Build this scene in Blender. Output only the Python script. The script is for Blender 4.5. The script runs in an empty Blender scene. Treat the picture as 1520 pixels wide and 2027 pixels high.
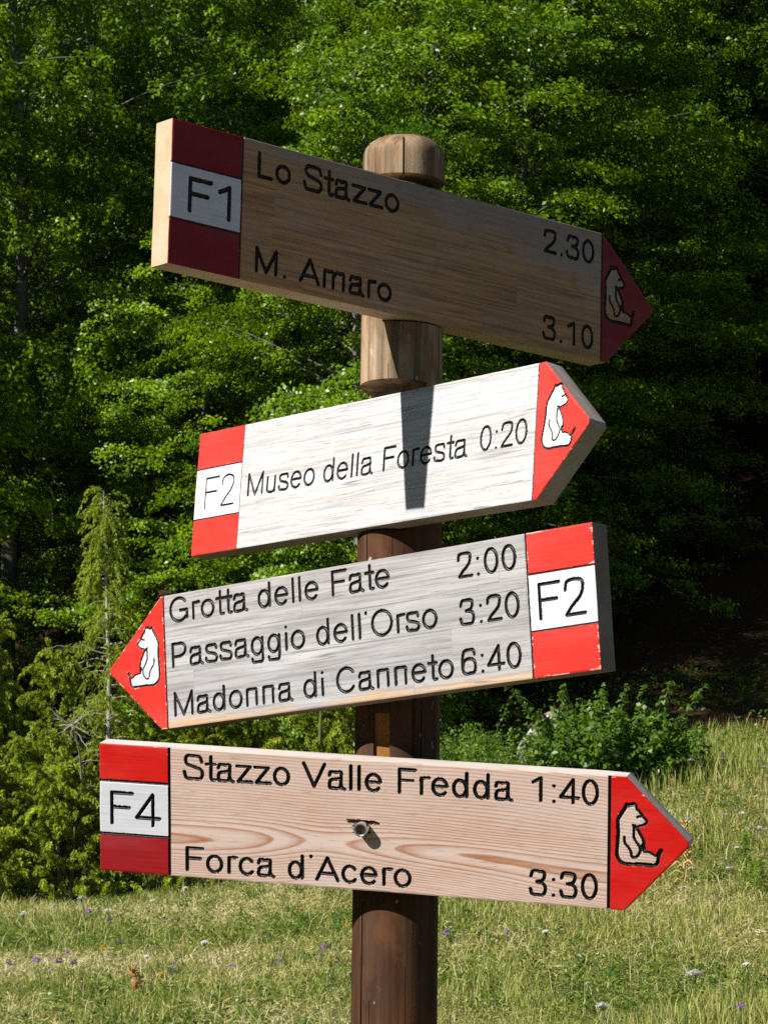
import bpy, bmesh, math, random
import numpy as np
from mathutils import Vector, Matrix

S = bpy.context.scene
COL = S.collection
R_ = math.radians
PI = math.pi

# ------------------------------------------------------------------ camera
EYE = 1.6
FPX = 5695.92                      # focal length in photo pixels (1520 wide)
CAM_D = FPX / 1308.0               # distance camera - post
PHI, RHO = R_(4.2017), R_(-0.3861)
cam = bpy.data.cameras.new('camera')
camo = bpy.data.objects.new('camera', cam)
COL.objects.link(camo)
S.camera = camo
cam.sensor_fit = 'HORIZONTAL'
cam.sensor_width = 36.0
cam.lens = FPX / 1520.0 * 36.0
cam.clip_start, cam.clip_end = 0.1, 1000.0
_up = Vector((0, -math.sin(PHI), math.cos(PHI)))
_rt = Vector((1, 0, 0))
_r = _rt * math.cos(RHO) - _up * math.sin(RHO)
_u = _rt * math.sin(RHO) + _up * math.cos(RHO)
_f = Vector((0, math.cos(PHI), math.sin(PHI)))
M4 = Matrix((_r, _u, -_f)).transposed().to_4x4()
M4.translation = (0, -CAM_D, EYE)
camo.matrix_world = M4
cam.dof.use_dof = True
cam.dof.focus_distance = CAM_D
cam.dof.aperture_fstop = 70.0
S.render.resolution_x, S.render.resolution_y = 767, 1024

# ------------------------------------------------------------------ sky + sun
AZ, EL = R_(57.6), R_(37.0)
SUN = Vector((-math.sin(AZ) * math.cos(EL), -math.cos(AZ) * math.cos(EL), math.sin(EL)))
W = bpy.data.worlds.new('World')
S.world = W
W.use_nodes = True
nt = W.node_tree
sky = nt.nodes.new('ShaderNodeTexSky')
sky.sky_type = 'NISHITA'
sky.sun_disc = False
sky.sun_elevation = EL
sky.sun_rotation = math.atan2(SUN.x, SUN.y)
sky.altitude = 1400.0
bg = nt.nodes['Background']
nt.links.new(sky.outputs[0], bg.inputs[0])
bg.inputs[1].default_value = 0.05
sl = bpy.data.lights.new('sun', 'SUN')
sl.energy = 5.0
sl.angle = R_(0.53)
sl.color = (1.0, 0.955, 0.885)
so = bpy.data.objects.new('sun', sl)
COL.objects.link(so)
so.rotation_euler = SUN.to_track_quat('Z', 'Y').to_euler()
so.location = (-20, -14, 20)
S.view_settings.view_transform = 'Standard'
S.view_settings.look = 'None'
S.view_settings.exposure = 0.55
S.view_settings.gamma = 1.0
S.render.engine = 'CYCLES'
S.cycles.use_denoising = False
S.cycles.max_bounces = 6
S.cycles.diffuse_bounces = 1
S.cycles.glossy_bounces = 2
S.cycles.transmission_bounces = 4
S.cycles.transparent_max_bounces = 4
S.cycles.sample_clamp_indirect = 4.0

rng = np.random.default_rng(7)

# ------------------------------------------------------------------ helpers
def mesh_np(name, V, F, mats, smooth=False, attrs=None, mat_idx=None):
    """V (n,3); F list of int arrays (m,k)."""
    me = bpy.data.meshes.new(name)
    V = np.asarray(V, np.float32)
    me.vertices.add(len(V))
    me.vertices.foreach_set('co', V.ravel())
    F = [np.asarray(f, np.int32) for f in F if len(f)]
    idx = np.concatenate([f.ravel() for f in F])
    tot = np.concatenate([np.full(len(f), f.shape[1], np.int32) for f in F])
    me.loops.add(len(idx))
    me.loops.foreach_set('vertex_index', idx)
    me.polygons.add(len(tot))
    st = np.concatenate([[0], np.cumsum(tot)[:-1]]).astype(np.int32)
    me.polygons.foreach_set('loop_start', st)
    if smooth:
        me.polygons.foreach_set('use_smooth', np.ones(len(tot), bool))
    for m in (mats if isinstance(mats, (list, tuple)) else [mats]):
        me.materials.append(m)
    if mat_idx is not None:
        me.polygons.foreach_set('material_index', np.asarray(mat_idx, np.int32))
    for k, d in (attrs or {}).items():
        d = np.asarray(d, np.float32)
        if d.ndim == 1:
            a = me.attributes.new(k, 'FLOAT', 'POINT')
            a.data.foreach_set('value', d)
        else:
            a = me.attributes.new(k, 'FLOAT_COLOR', 'POINT')
            a.data.foreach_set('color', np.c_[d, np.ones(len(d), np.float32)].ravel())
    me.update(calc_edges=True)
    me.validate()
    return me

def link(name, me, parent=None):
    o = bpy.data.objects.new(name, me)
    COL.objects.link(o)
    if parent:
        o.parent = parent
    return o

def tag(o, label=None, cat=None, group=None, kind=None):
    if label: o['label'] = label
    if cat: o['category'] = cat
    if group: o['group'] = group
    if kind: o['kind'] = kind
    return o

def empty(name, loc=(0, 0, 0), rz=0.0):
    o = bpy.data.objects.new(name, None)
    COL.objects.link(o)
    o.location = loc
    o.rotation_euler = (0, 0, rz)
    o.empty_display_size = 0.1
    return o

def copy_tree(o, parent=None):
    c = o.copy()
    COL.objects.link(c)
    if parent: c.parent = parent
    for ch in list(o.children):
        copy_tree(ch, c)
    return c

def vnoise(x, y, seed=0):
    x = np.asarray(x, float); y = np.asarray(y, float)
    xi = np.floor(x).astype(np.int64); yi = np.floor(y).astype(np.int64)
    fx, fy = x - xi, y - yi
    fx = fx * fx * (3 - 2 * fx); fy = fy * fy * (3 - 2 * fy)
    def h(a, b):
        n = (a * 374761393 + b * 668265263 + seed * 974711) & 0xFFFFFFFF
        n = ((n ^ (n >> 13)) * 1274126177) & 0xFFFFFFFF
        return ((n ^ (n >> 16)) & 0xFFFF) / 65535.0
    return ((h(xi, yi) * (1 - fx) + h(xi + 1, yi) * fx) * (1 - fy)
            + (h(xi, yi + 1) * (1 - fx) + h(xi + 1, yi + 1) * fx) * fy)

def tube(P, rad, n=7, cap=True):
    """returns V, quads, tris for a tapered tube along polyline P"""
    P = np.asarray(P, float); rad = np.asarray(rad, float)
    T = np.gradient(P, axis=0); T /= np.linalg.norm(T, axis=1)[:, None] + 1e-12
    ref = np.array([0.31, 0.95, 0.05])
    A = np.cross(T, ref); A /= np.linalg.norm(A, axis=1)[:, None] + 1e-9
    B = np.cross(T, A)
    a = np.linspace(0, 2 * PI, n, endpoint=False)
    V = (P[:, None] + rad[:, None, None] * (A[:, None] * np.cos(a)[None, :, None] + B[:, None] * np.sin(a)[None, :, None])).reshape(-1, 3)
    m = len(P)
    i = np.arange(m - 1)[:, None] * n; j = np.arange(n)[None]; k = (j + 1) % n
    Q = np.stack([i + j, i + k, i + n + k, i + n + j], -1).reshape(-1, 4)
    return V, Q

class Acc:
    def __init__(s): s.V = []; s.Q = []; s.T = []; s.n = 0; s.C = []
    def add(s, V, Q=None, T=None, C=None):
        V = np.asarray(V).reshape(-1, 3)
        if Q is not None and len(Q): s.Q.append(np.asarray(Q) + s.n)
        if T is not None and len(T): s.T.append(np.asarray(T) + s.n)
        s.V.append(V); s.n += len(V)
        if C is not None: s.C.append(np.broadcast_to(np.asarray(C, float), (len(V),)))
    def mesh(s, name, mats, smooth=False):
        V = np.concatenate(s.V)
        F = []
        if s.Q: F.append(np.concatenate(s.Q))
        if s.T: F.append(np.concatenate(s.T))
        return mesh_np(name, V, F, mats, smooth, {'tint': np.concatenate(s.C)} if s.C else None)

# ---- node helpers
class NB:
    def __init__(s, name):
        s.m = bpy.data.materials.new(name); s.m.use_nodes = True
        s.t = s.m.node_tree; s.t.nodes.clear()
    def n(s, typ, **kw):
        nd = s.t.nodes.new('ShaderNode' + typ)
        for k, v in kw.items():
            if k == 'ins':
                for kk, vv in v.items(): s.put(nd.inputs[kk], vv)
            else: setattr(nd, k, v)
        return nd
    def put(s, sock, v):
        if isinstance(v, bpy.types.NodeSocket): s.t.links.new(v, sock)
        elif isinstance(v, (tuple, list)) and sock.type == 'RGBA' and len(v) == 3: sock.default_value = (*v, 1)
        else: sock.default_value = v
    def math(s, op, a, b=None, c=None, clamp=False):
        nd = s.n('Math', operation=op, use_clamp=clamp)
        s.put(nd.inputs[0], a)
        if b is not None: s.put(nd.inputs[1], b)
        if c is not None: s.put(nd.inputs[2], c)
        return nd.outputs[0]
    def mix(s, f, a, b, mode='MIX'):
        nd = s.n('Mix', data_type='RGBA', blend_type=mode)
        s.put(nd.inputs[0], f); s.put(nd.inputs[6], a); s.put(nd.inputs[7], b)
        return nd.outputs[2]
    def attr(s, name, out=2):
        return s.n('Attribute', attribute_name=name).outputs[out]
    def obj(s): return s.n('TexCoord').outputs['Object']
    def mapv(s, v, scale, loc=(0, 0, 0), rot=(0, 0, 0)):
        nd = s.n('Mapping'); s.put(nd.inputs[0], v)
        nd.inputs['Scale'].default_value = scale; nd.inputs['Location'].default_value = loc
        nd.inputs['Rotation'].default_value = rot
        return nd.outputs[0]
    def noise(s, v, scale, detail=3.0, rough=0.55, dist=0.0, col=False):
        nd = s.n('TexNoise'); s.put(nd.inputs['Vector'], v)
        nd.inputs['Scale'].default_value = scale; nd.inputs['Detail'].default_value = detail
        nd.inputs['Roughness'].default_value = rough; nd.inputs['Distortion'].default_value = dist
        return nd.outputs[1 if col else 0]
    def ramp(s, f, stops, interp='LINEAR'):
        nd = s.n('ValToRGB'); s.put(nd.inputs[0], f)
        cr = nd.color_ramp; cr.interpolation = interp
        while len(cr.elements) < len(stops): cr.elements.new(0.5)
        for e, (p, c) in zip(cr.elements, stops):
            e.position = p
            e.color = (c, c, c, 1) if isinstance(c, (int, float)) else (*c, 1)
        return nd.outputs[0]
    def bump(s, h, strength, dist=0.001, normal=None):
        nd = s.n('Bump'); s.put(nd.inputs['Height'], h)
        nd.inputs['Strength'].default_value = strength; nd.inputs['Distance'].default_value = dist
        if normal is not None: s.put(nd.inputs['Normal'], normal)
        return nd.outputs[0]
    def pbr(s, col, rough=0.6, normal=None, spec=0.4, metal=0.0):
        nd = s.n('BsdfPrincipled')
        s.put(nd.inputs['Base Color'], col); s.put(nd.inputs['Roughness'], rough)
        nd.inputs['Specular IOR Level'].default_value = spec
        s.put(nd.inputs['Metallic'], metal)
        if normal is not None: s.put(nd.inputs['Normal'], normal)
        return nd.outputs[0]
    def out(s, sh):
        o = s.n('OutputMaterial'); s.t.links.new(sh, o.inputs[0]); return s.m

def leaf_material(name, dark, light, trans, t_mix=0.35, rough=0.42, spec=0.5, per_obj=0.25):
    b = NB(name)
    t = b.attr('tint')
    oi = b.n('ObjectInfo').outputs['Random']
    f = b.math('ADD', b.math('MULTIPLY', t, 1.0 - per_obj), b.math('MULTIPLY', oi, per_obj), clamp=True)
    col = b.mix(f, dark, light)
    p = b.pbr(col, rough, spec=spec)
    tr = b.n('BsdfTranslucent'); b.put(tr.inputs[0], b.mix(f, tuple(0.6 * c for c in trans), trans))
    mx = b.n('MixShader'); mx.inputs[0].default_value = t_mix
    b.t.links.new(p, mx.inputs[1]); b.t.links.new(tr.outputs[0], mx.inputs[2])
    return b.out(mx.outputs[0])

# ------------------------------------------------------------------ terrain
def sstep(a, b, x):
    t = np.clip((np.asarray(x, float) - a) / (b - a), 0, 1)
    return t * t * (3 - 2 * t)

def ground_z(x, d):
    """d = metres in front of the camera along +Y"""
    x = np.asarray(x, float); d = np.asarray(d, float)
    side = sstep(-3.2, 4.2, x) * 1.35 + np.clip(x - 4.2, 0, 20) * 0.08
    z = sstep(13.5, 29.5, d) * side
    hill = np.clip(d - 30.5, 0, None)
    z = z + np.where(hill < 15, 0.010 * hill ** 2 + 0.13 * hill, 0.43 * hill - 2.25)
    z = z + 0.05 * (vnoise(x * 0.9, d * 0.9, 3) - 0.5) * sstep(8, 14, d) + 0.35 * (vnoise(x * 0.3, d * 0.3, 5) - 0.5) * sstep(31, 40, d)
    return z

def P(px, py, d):
    """photo pixel at depth d -> world x, y, z"""
    return np.array([(px - 760) / FPX * d - (1432 - py) / FPX * d * 0.0067, d - CAM_D, EYE + (1432 - py) / FPX * d])

def on_ground(x, d): return Vector((x, d - CAM_D, float(ground_z(x, d))))

def build_ground():
    xs = np.concatenate([np.linspace(-90, -12, 40), np.linspace(-11.6, 11.6, 140), np.linspace(12, 90, 40)])
    ds = np.concatenate([np.linspace(-60, 11, 40), np.linspace(11.4, 48, 190), np.linspace(49, 150, 60)])
    X, D = np.meshgrid(xs, ds)
    V = np.stack([X, D - CAM_D, ground_z(X, D)], -1).reshape(-1, 3)
    nx = len(xs)
    i, j = np.meshgrid(np.arange(len(ds) - 1), np.arange(nx - 1), indexing='ij')
    a = (i * nx + j).ravel()
    Q = np.stack([a, a + 1, a + nx + 1, a + nx], -1)
    wood = sstep(29.5, 32.5, D + 1.6 * (vnoise(X * 1.1, D * 1.1, 9) - .5) - 1.5 * (X < 0)).ravel()
    far = sstep(9, 12.5, D).ravel()  # unseen turf near the camera stays darker so it bounces less light
    b = NB('ground')
    w = b.attr('wood')
    geo = b.n('NewGeometry').outputs['Position']
    n1 = b.noise(geo, 1.3, 5); n2 = b.noise(geo, 14.0, 4); n3 = b.noise(geo, 70.0, 3)
    g = b.mix(n2, (0.07, 0.075, 0.022), (0.20, 0.17, 0.08))
    g = b.mix(b.math('MULTIPLY', n1, 0.6), g, (0.06, 0.085, 0.022))
    g = b.mix(b.attr('meadow'), g, b.mix(n2, (.09, .09, .03), (.30, .25, .12)))
    lit = b.mix(n3, (0.025, 0.016, 0.010), (0.11, 0.06, 0.032))
    col = b.mix(w, g, lit)
    nm = b.bump(b.math('ADD', n2, n3), 0.8, 0.03)
    m = b.out(b.pbr(col, 0.95, nm, 0.1))
    o = link('ground', mesh_np('ground', V, [Q], m, True, {'wood': wood, 'meadow': far}))
    tag(o, kind='structure')
build_ground()

# ------------------------------------------------------------------ beech trees
M_LEAF = leaf_material('beech leaf', (0.030, 0.095, 0.002), (0.235, 0.375, 0.004), (0.46, 0.66, 0.008), 0.20, .36, .26)
def bark_material(name, a, b_, scale=9):
    b = NB(name)
    v = b.obj()
    n1 = b.noise(b.mapv(v, (1, 1, 0.4)), scale, 5); n2 = b.noise(v, scale * 6, 4)
    col = b.mix(b.ramp(n1, [(0.35, 0.0), (0.65, 1.0)]), a, b_)
    col = b.mix(b.math('MULTIPLY', n2, 0.45), col, (0.05, 0.05, 0.04))
    return b.out(b.pbr(col, 0.85, b.bump(n2, 0.4, 0.01), 0.2))
M_BARK = bark_material('beech bark', (0.27, 0.255, 0.235), (0.12, 0.115, 0.10))

def leaf_quads(C, N, Dv, L, Wd, r):
    """diamond leaves, slightly folded: centres, normals, direction"""
    Dv = Dv - N * (Dv * N).sum(1)[:, None]
    Dv /= np.linalg.norm(Dv, axis=1)[:, None] + 1e-9
    Bv = np.cross(N, Dv)
    L = L[:, None]; Wd = Wd[:, None]
    fold = N * Wd * 0.22
    v0 = C - Dv * L * .5
    v1 = C + Bv * Wd * .5 + fold - Dv * L * .04
    v2 = C + Dv * L * .5 - N * L * 0.12
    v3 = C - Bv * Wd * .5 + fold - Dv * L * .04
    V = np.stack([v0, v1, v2, v3], 1).reshape(-1, 3)
    Q = np.arange(len(C) * 4).reshape(-1, 4)
    return V, Q

def unit(v): return v / (np.linalg.norm(v, axis=-1, keepdims=True) + 1e-9)

def make_beech(seed, H, Rr, base, nb=110, lpt=62, leaf=0.066, clump=False):
    r = np.random.default_rng(seed)
    wood = Acc()
    n = 14
    zz = np.linspace(0, H * .97, n)
    ph = r.uniform(0, 6, 4)
    tx = 0.16 * np.sin(zz * .55 + ph[0]) * zz / H + .25 * np.sin(zz * .23 + ph[1]) * zz / H
    ty = 0.16 * np.sin(zz * .5 + ph[2]) * zz / H + .25 * np.sin(zz * .2 + ph[3]) * zz / H
    TP = np.stack([tx, ty, zz], 1)
    r0 = .008 * H + .02
    rad = r0 * (1 - zz / H) ** .75 + .008
    rad[0] *= 1.35
    v, q = tube(TP, rad, 9); wood.add(v, q)
    Cs, Ns, Ds, Ts = [], [], [], []
    ga = r.uniform(0, 6)
    for k in range(nb):
        t = base + (0.985 - base) * ((k + r.uniform(0, 1)) / nb) ** 0.92
        z = H * t
        p0 = np.array([np.interp(z, zz, tx), np.interp(z, zz, ty), z])
        ga += 2.4 + r.normal(0, .35)
        prof = math.sqrt(max(0.03, 1 - ((t - .34) / .68) ** 2)) if t > .34 else 0.72 + .28 * (t - base) / max(.34 - base, .01)
        Lb = Rr * prof * r.uniform(.62, 1.12)
        e = R_(8 + 42 * t + r.normal(0, 7))
        dh = np.array([math.cos(ga), math.sin(ga), 0])
        s = np.linspace(0, 1, 7)
        wob = r.normal(0, .05, 3) * Lb
        BP = p0 + dh * (Lb * s)[:, None] + np.array([0, 0, 1]) * (Lb * (math.tan(e) * s - .42 * s ** 2))[:, None] + wob * (np.sin(s * 3))[:, None]
        v, q = tube(BP, (.006 + .006 * Lb) * (1 - s * .9), 4); wood.add(v, q)
        K = int(4 + 2.1 * Lb)
        for j in range(K):
            sj = .16 + .84 * (j + r.uniform(0, 1)) / K
            pj = np.array([np.interp(sj, s, BP[:, c]) for c in range(3)])
            sg = 1 if j % 2 else -1
            a = ga + sg * R_(r.uniform(28, 68))
            lt = Lb * (.16 + .34 * (1 - sj)) * r.uniform(.7, 1.2) + .14
            td = np.array([math.cos(a), math.sin(a), r.normal(.05, .16)])
            m = int(lpt * 1.75 * (.45 + lt))
            u = r.uniform(.05, 1.05, m)
            side = np.array([-math.sin(a), math.cos(a), 0])
            if clump:                       # leaves gathered in rounded tufts with gaps between
                nc = 1 + int(lt * 1.8)
                cc = pj + td * (lt * r.uniform(.25, 1.1, nc))[:, None] + r.normal(0, .10, (nc, 3))
                ci = r.integers(0, nc, m)
                o = unit(r.normal(0, 1, (m, 3)) * np.array([1, 1, .75])) * (r.uniform(.3, 1, m) ** .4 * r.uniform(.11, .24))[:, None]
                C = cc[ci] + o
                N = unit(unit(o) * .9 + np.array([0, 0, .55]) + r.normal(0, .4, (m, 3)))
            else:
                C = pj + td * (lt * u)[:, None] - np.array([0, 0, .22]) * (lt * u ** 2)[:, None]
                C = C + side * (r.normal(0, .085, m) * (1.1 - .5 * u))[:, None] + r.normal(0, .045, (m, 3))
                N = unit(np.array([0, 0, .7]) + r.normal(0, .5, (m, 3)) + dh * (.3 + .6 * u)[:, None])
            Dv = td + side * r.choice([-1, 1], m)[:, None] * .8 + r.normal(0, .3, (m, 3))
            Cs.append(C); Ns.append(N); Ds.append(Dv)
            Ts.append(np.clip(r.normal(.42, .2) + r.normal(0, .16, m), 0, 1))
    C = np.concatenate(Cs); N = np.concatenate(Ns); Dv = np.concatenate(Ds); T = np.concatenate(Ts)
    m = len(C)
    V, Q = leaf_quads(C, N, Dv, leaf * r.uniform(.7, 1.25, m), leaf * .62 * r.uniform(.75, 1.2, m), r)
    cm = mesh_np('beech crown', V, [Q], M_LEAF, False, {'tint': np.repeat(T, 4)})
    wm = wood.mesh('beech trunk', M_BARK, True)
    return wm, cm, m

BEECH = [make_beech(11, 11.0, 3.0, .10), make_beech(12, 13.0, 3.3, .12, 115, 66, .060, True), make_beech(13, 12.0, 2.8, .08, 105, 64, .064, True),
         make_beech(14, 14.0, 3.6, .18, 118, 64, .060, True), make_beech(15, 9.5, 2.7, .06), make_beech(16, 12.5, 3.1, .10, 118, 66, .058, True)]
print('leaves', [b[2] for b in BEECH])

def put_beech(k, x, d, rz, sc, label, group):
    wm, cm, _ = BEECH[k]
    loc = on_ground(x, d); loc.z -= .05
    o = empty('beech_tree', loc, rz)
    o.scale = (sc, sc, sc * random.uniform(.92, 1.08))
    tag(o, label, 'tree', group)
    link('trunk', wm, o); link('crown', cm, o)
    return o

random.seed(5)
FOREST = [
    # front edge, left: leafy to the ground
    (0, -6.4, 33.5, 1.0), (2, -4.6, 35.0, 1.0), (4, -8.4, 34.0, .72), (4, -7.4, 37.5, .8), (4, -2.9, 36.5, 1.0), (0, -1.2, 38.5, .95),  # outermost left beech is out of view, added to shade the slope low down
    (1, -4.0, 40.0, 1.0), (2, 0.4, 39.5, .9), (4, .3, 35.0, 1.0), (4, -.25, 31.6, .8), (4, 1.7, 37.5, 1.1), (4, -2.2, 33.6, .75), (4, 3.1, 40.5, 1.0),
    # second rows
    (3, -2.0, 43.5, 1.3), (1, 0.6, 44.5, 1.3), (0, 2.6, 43.0, 1.05), (3, -5.2, 46.5, 1.1), (2, 2.0, 47.5, 1.1),
    (3, 4.4, 46.5, 1.0), (1, 6.6, 45.0, 1.05), (0, 8.6, 48, 1.2), (2, -0.6, 49.0, 1.1),
    # upper rows
    (1, -7.6, 50.5, 1.1), (3, -4.4, 51.0, 1.05), (0, -2.4, 54.0, 1.2), (1, 3.4, 52.0, 1.1), (2, 5.6, 52.5, 1.25), (3, 0.9, 54.5, 1.1),
    (3, 7.8, 55.0, 1.1), (2, -6.6, 57.0, 1.3), (1, -4.2, 60.0, 1.2), (3, -.9, 60.5, 1.2), (0, 2.4, 59.0, 1.35), (2, 5.0, 60.5, 1.35),
    (1, 7.9, 62.0, 1.2), (3, -8.2, 64.0, 1.2), (0, -5.6, 67.0, 1.4), (2, -2.6, 67.0, 1.4), (1, .6, 66.5, 1.3), (3, 3.6, 67.0, 1.25), (0, 6.8, 68.5, 1.4),
    (1, -7.0, 74.0, 1.4), (3, -3.4, 75.0, 1.4), (2, 0.2, 76.0, 1.5), (1, 3.8, 75.0, 1.4), (3, 7.4, 77.0, 1.4),
]
for i, (k, x, d, sc) in enumerate(FOREST):
    if d > 42: k = {0: 5, 4: 5}.get(k, k)
    if d < 39 and x < 0.5: lab, grp = 'leafy beech at the left edge of the wood with low branches over the junipers', 'beeches at the edge of the meadow'
    elif d < 50: lab, grp = 'tall beech standing in the dark wood behind the signpost', 'beeches in the dark wood'
    else: lab, grp = 'green beech high on the wooded slope above the signs', 'beeches high on the slope'
    put_beech(k, x, d, random.uniform(0, 6.28), sc, lab, grp)

# the wood goes on to both sides of the view
for row, d0 in enumerate((35.5, 41, 47.5, 54.5, 62, 70)):
    for j in range(5):
        xl = -11.2 - .35 * row - j * 3.5 + random.uniform(-.7, .7); xr_ = 9.2 + .55 * row + j * 3.4 + random.uniform(-.7, .7)
        dl, dr = d0 + random.uniform(-1.2, 1.2), d0 - 1.0 + random.uniform(-1.2, 1.2)
        put_beech((4, 2, 5, 1, 3)[(row + j) % 5], xl, dl, random.uniform(0, 6.28), (.68 if j == 0 else .85) + .05 * row, 'beech of the same wood beyond the left edge of the photo', 'beeches beyond the left edge')
        put_beech((2, 4, 1, 5, 3)[(row + 2 * j) % 5], xr_, dr, random.uniform(0, 6.28), .9 + .05 * row, 'beech of the same wood beyond the right edge of the photo', 'beeches beyond the right edge')

# unseen beech belt added to cut low sky light on the sun's side (lower than the sun)
for i in range(17):
    an = R_(168 + i * 5.6); rr = 23.5 + 2.2 * math.sin(i * 2.3)
    put_beech((1, 3, 2, 5)[i % 4], rr * math.cos(an), rr * math.sin(an) + CAM_D, random.uniform(0, 6.28), .95, 'added beech out of view left of the camera, cutting sky light', 'added beeches cutting the sky light')

# ------------------------------------------------------------------ junipers
M_JUN = leaf_material('juniper needles', (0.06, 0.105, 0.008), (0.50, 0.58, 0.05), (0.64, 0.80, 0.04), 0.32, 0.55, 0.3, 0.2)
M_JBARK = bark_material('juniper bark', (0.42, 0.36, 0.30), (0.55, 0.50, 0.44), 20)

M_BSTEM = bark_material('bush stem', (0.12, 0.10, 0.06), (0.20, 0.19, 0.08), 30)
def plume(acc, r, p, dirv, L, droop, ns=110, tint=.5, w=.010):
    s = np.linspace(0, 1, 9)
    ax = p + dirv * (L * s)[:, None] + np.array([0, 0, -1.0]) * (droop * L * s ** 2.4)[:, None]
    u = r.uniform(0, 1, ns) ** .85
    c = np.stack([np.interp(u, s, ax[:, k]) for k in range(3)], 1)
    tan = unit(np.stack([np.interp(u, s, np.gradient(ax[:, k])) for k in range(3)], 1))
    side = unit(np.cross(tan, r.normal(0, 1, (ns, 3))))
    ln = (.032 + .035 * (1 - u)) * r.uniform(.6, 1.3, ns) * (L / .45) ** .4
    dv = unit(tan * .75 + side * .8)
    tip = c + dv * ln[:, None] + np.array([0, 0, -.012])
    bs = unit(np.cross(dv, r.normal(0, 1, (ns, 3)))) * w
    mid = c + dv * (ln * .55)[:, None]
    V = np.stack([c - bs * .4, mid - bs * .8, tip, mid + bs * .8], 1).reshape(-1, 3)
    Q = np.arange(ns * 4).reshape(-1, 4)
    t = np.clip(tint + r.normal(0, .14, ns) + .18 * (u - .5), 0, 1)
    acc.add(V, Q, None, np.repeat(t, 4))

def juniper_bush(seed, w, h, dep, n, L=(.2, .42)):
    r = np.random.default_rng(seed)
    fol, wood = Acc(), Acc()
    lead = [(r.uniform(-.36, .36) * w, r.uniform(-.3, .3) * dep, h * r.uniform(.62, 1.0)) for _ in range(max(3, int(w * 3)))]
    for lx, ly, lh in lead:
        Pp = np.array([[lx * .4, ly * .4, 0], [lx * .8, ly * .8, lh * .4], [lx, ly, lh * .8]])
        v, q = tube(Pp, [.03, .02, .008], 6); wood.add(v, q)
    for k in range(n):
        lx, ly, lh = lead[r.integers(len(lead))]
        t = r.uniform(.02, 1.0)
        a = r.uniform(0, 6.283)
        rad = (w * .20) * (1 - t) ** .7 * r.uniform(.35, 1.15) + .02
        p = np.array([lx + math.cos(a) * rad, ly + math.sin(a) * rad * dep / w * 1.2, lh * t * .93])
        out = np.array([math.cos(a), math.sin(a), 0])
        dv = unit(out * r.uniform(.25, .8) + np.array([0, 0, r.uniform(.4, 1.1)]))
        plume(fol, r, p, dv, r.uniform(*L), r.uniform(.25, .9), 140, r.normal(.5, .25), .0085)
    return fol.mesh('juniper foliage', M_JUN), wood.mesh('juniper stems', M_BSTEM, True)

def put_juniper(seed, x, d, w, h, dep, n, label):
    o = empty('juniper_bush', on_ground(x, d) - Vector((0, 0, .04)))
    fm, wm = juniper_bush(seed, w, h, dep, n)
    link('foliage', fm, o); link('stem', wm, o)
    tag(o, label, 'bush', 'juniper bushes at the wood edge')
    return o
jun_a = put_juniper(31, -3.45, 26.8, 1.5, 2.75, 1.2, 780, 'tall yellow-green juniper bush at the left edge of the photo')
jun_b = put_juniper(32, -2.75, 25.2, 2.4, 1.55, 1.3, 900, 'broad juniper bush left of the lowest sign beside the meadow')
put_juniper(33, -1.75, 29.0, 1.6, 3.15, 1.2, 620, 'juniper bush with a bent top showing between the two white signs')
put_juniper(34, -.75, 28.4, 1.5, 2.75, 1.2, 600, 'juniper bush behind the post and the pointed sign with three destinations')
put_juniper(35, -2.0, 27.0, 1.9, 1.75, 1.2, 580, 'low juniper bush above the lowest sign, right of the bare trunk')

for i, (x, d, rz) in enumerate([(-5.6, 27.5, 1.2), (-7.6, 28.6, 3.0), (-9.8, 29.5, .4), (-12.0, 30.5, 2.2), (-6.6, 30.5, 4.1), (-10.8, 32.5, 5.0), (7.4, 31.0, 2.0), (10.2, 32.0, .7)]):
    o = copy_tree(jun_b if i % 2 else jun_a); o.location = on_ground(x, d) - Vector((0, 0, .04)); o.rotation_euler = (0, 0, rz)
    o['label'] = 'juniper bush at the wood edge beyond the edge of the photo'; o['group'] = 'junipers beyond the edge of the photo'

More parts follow.
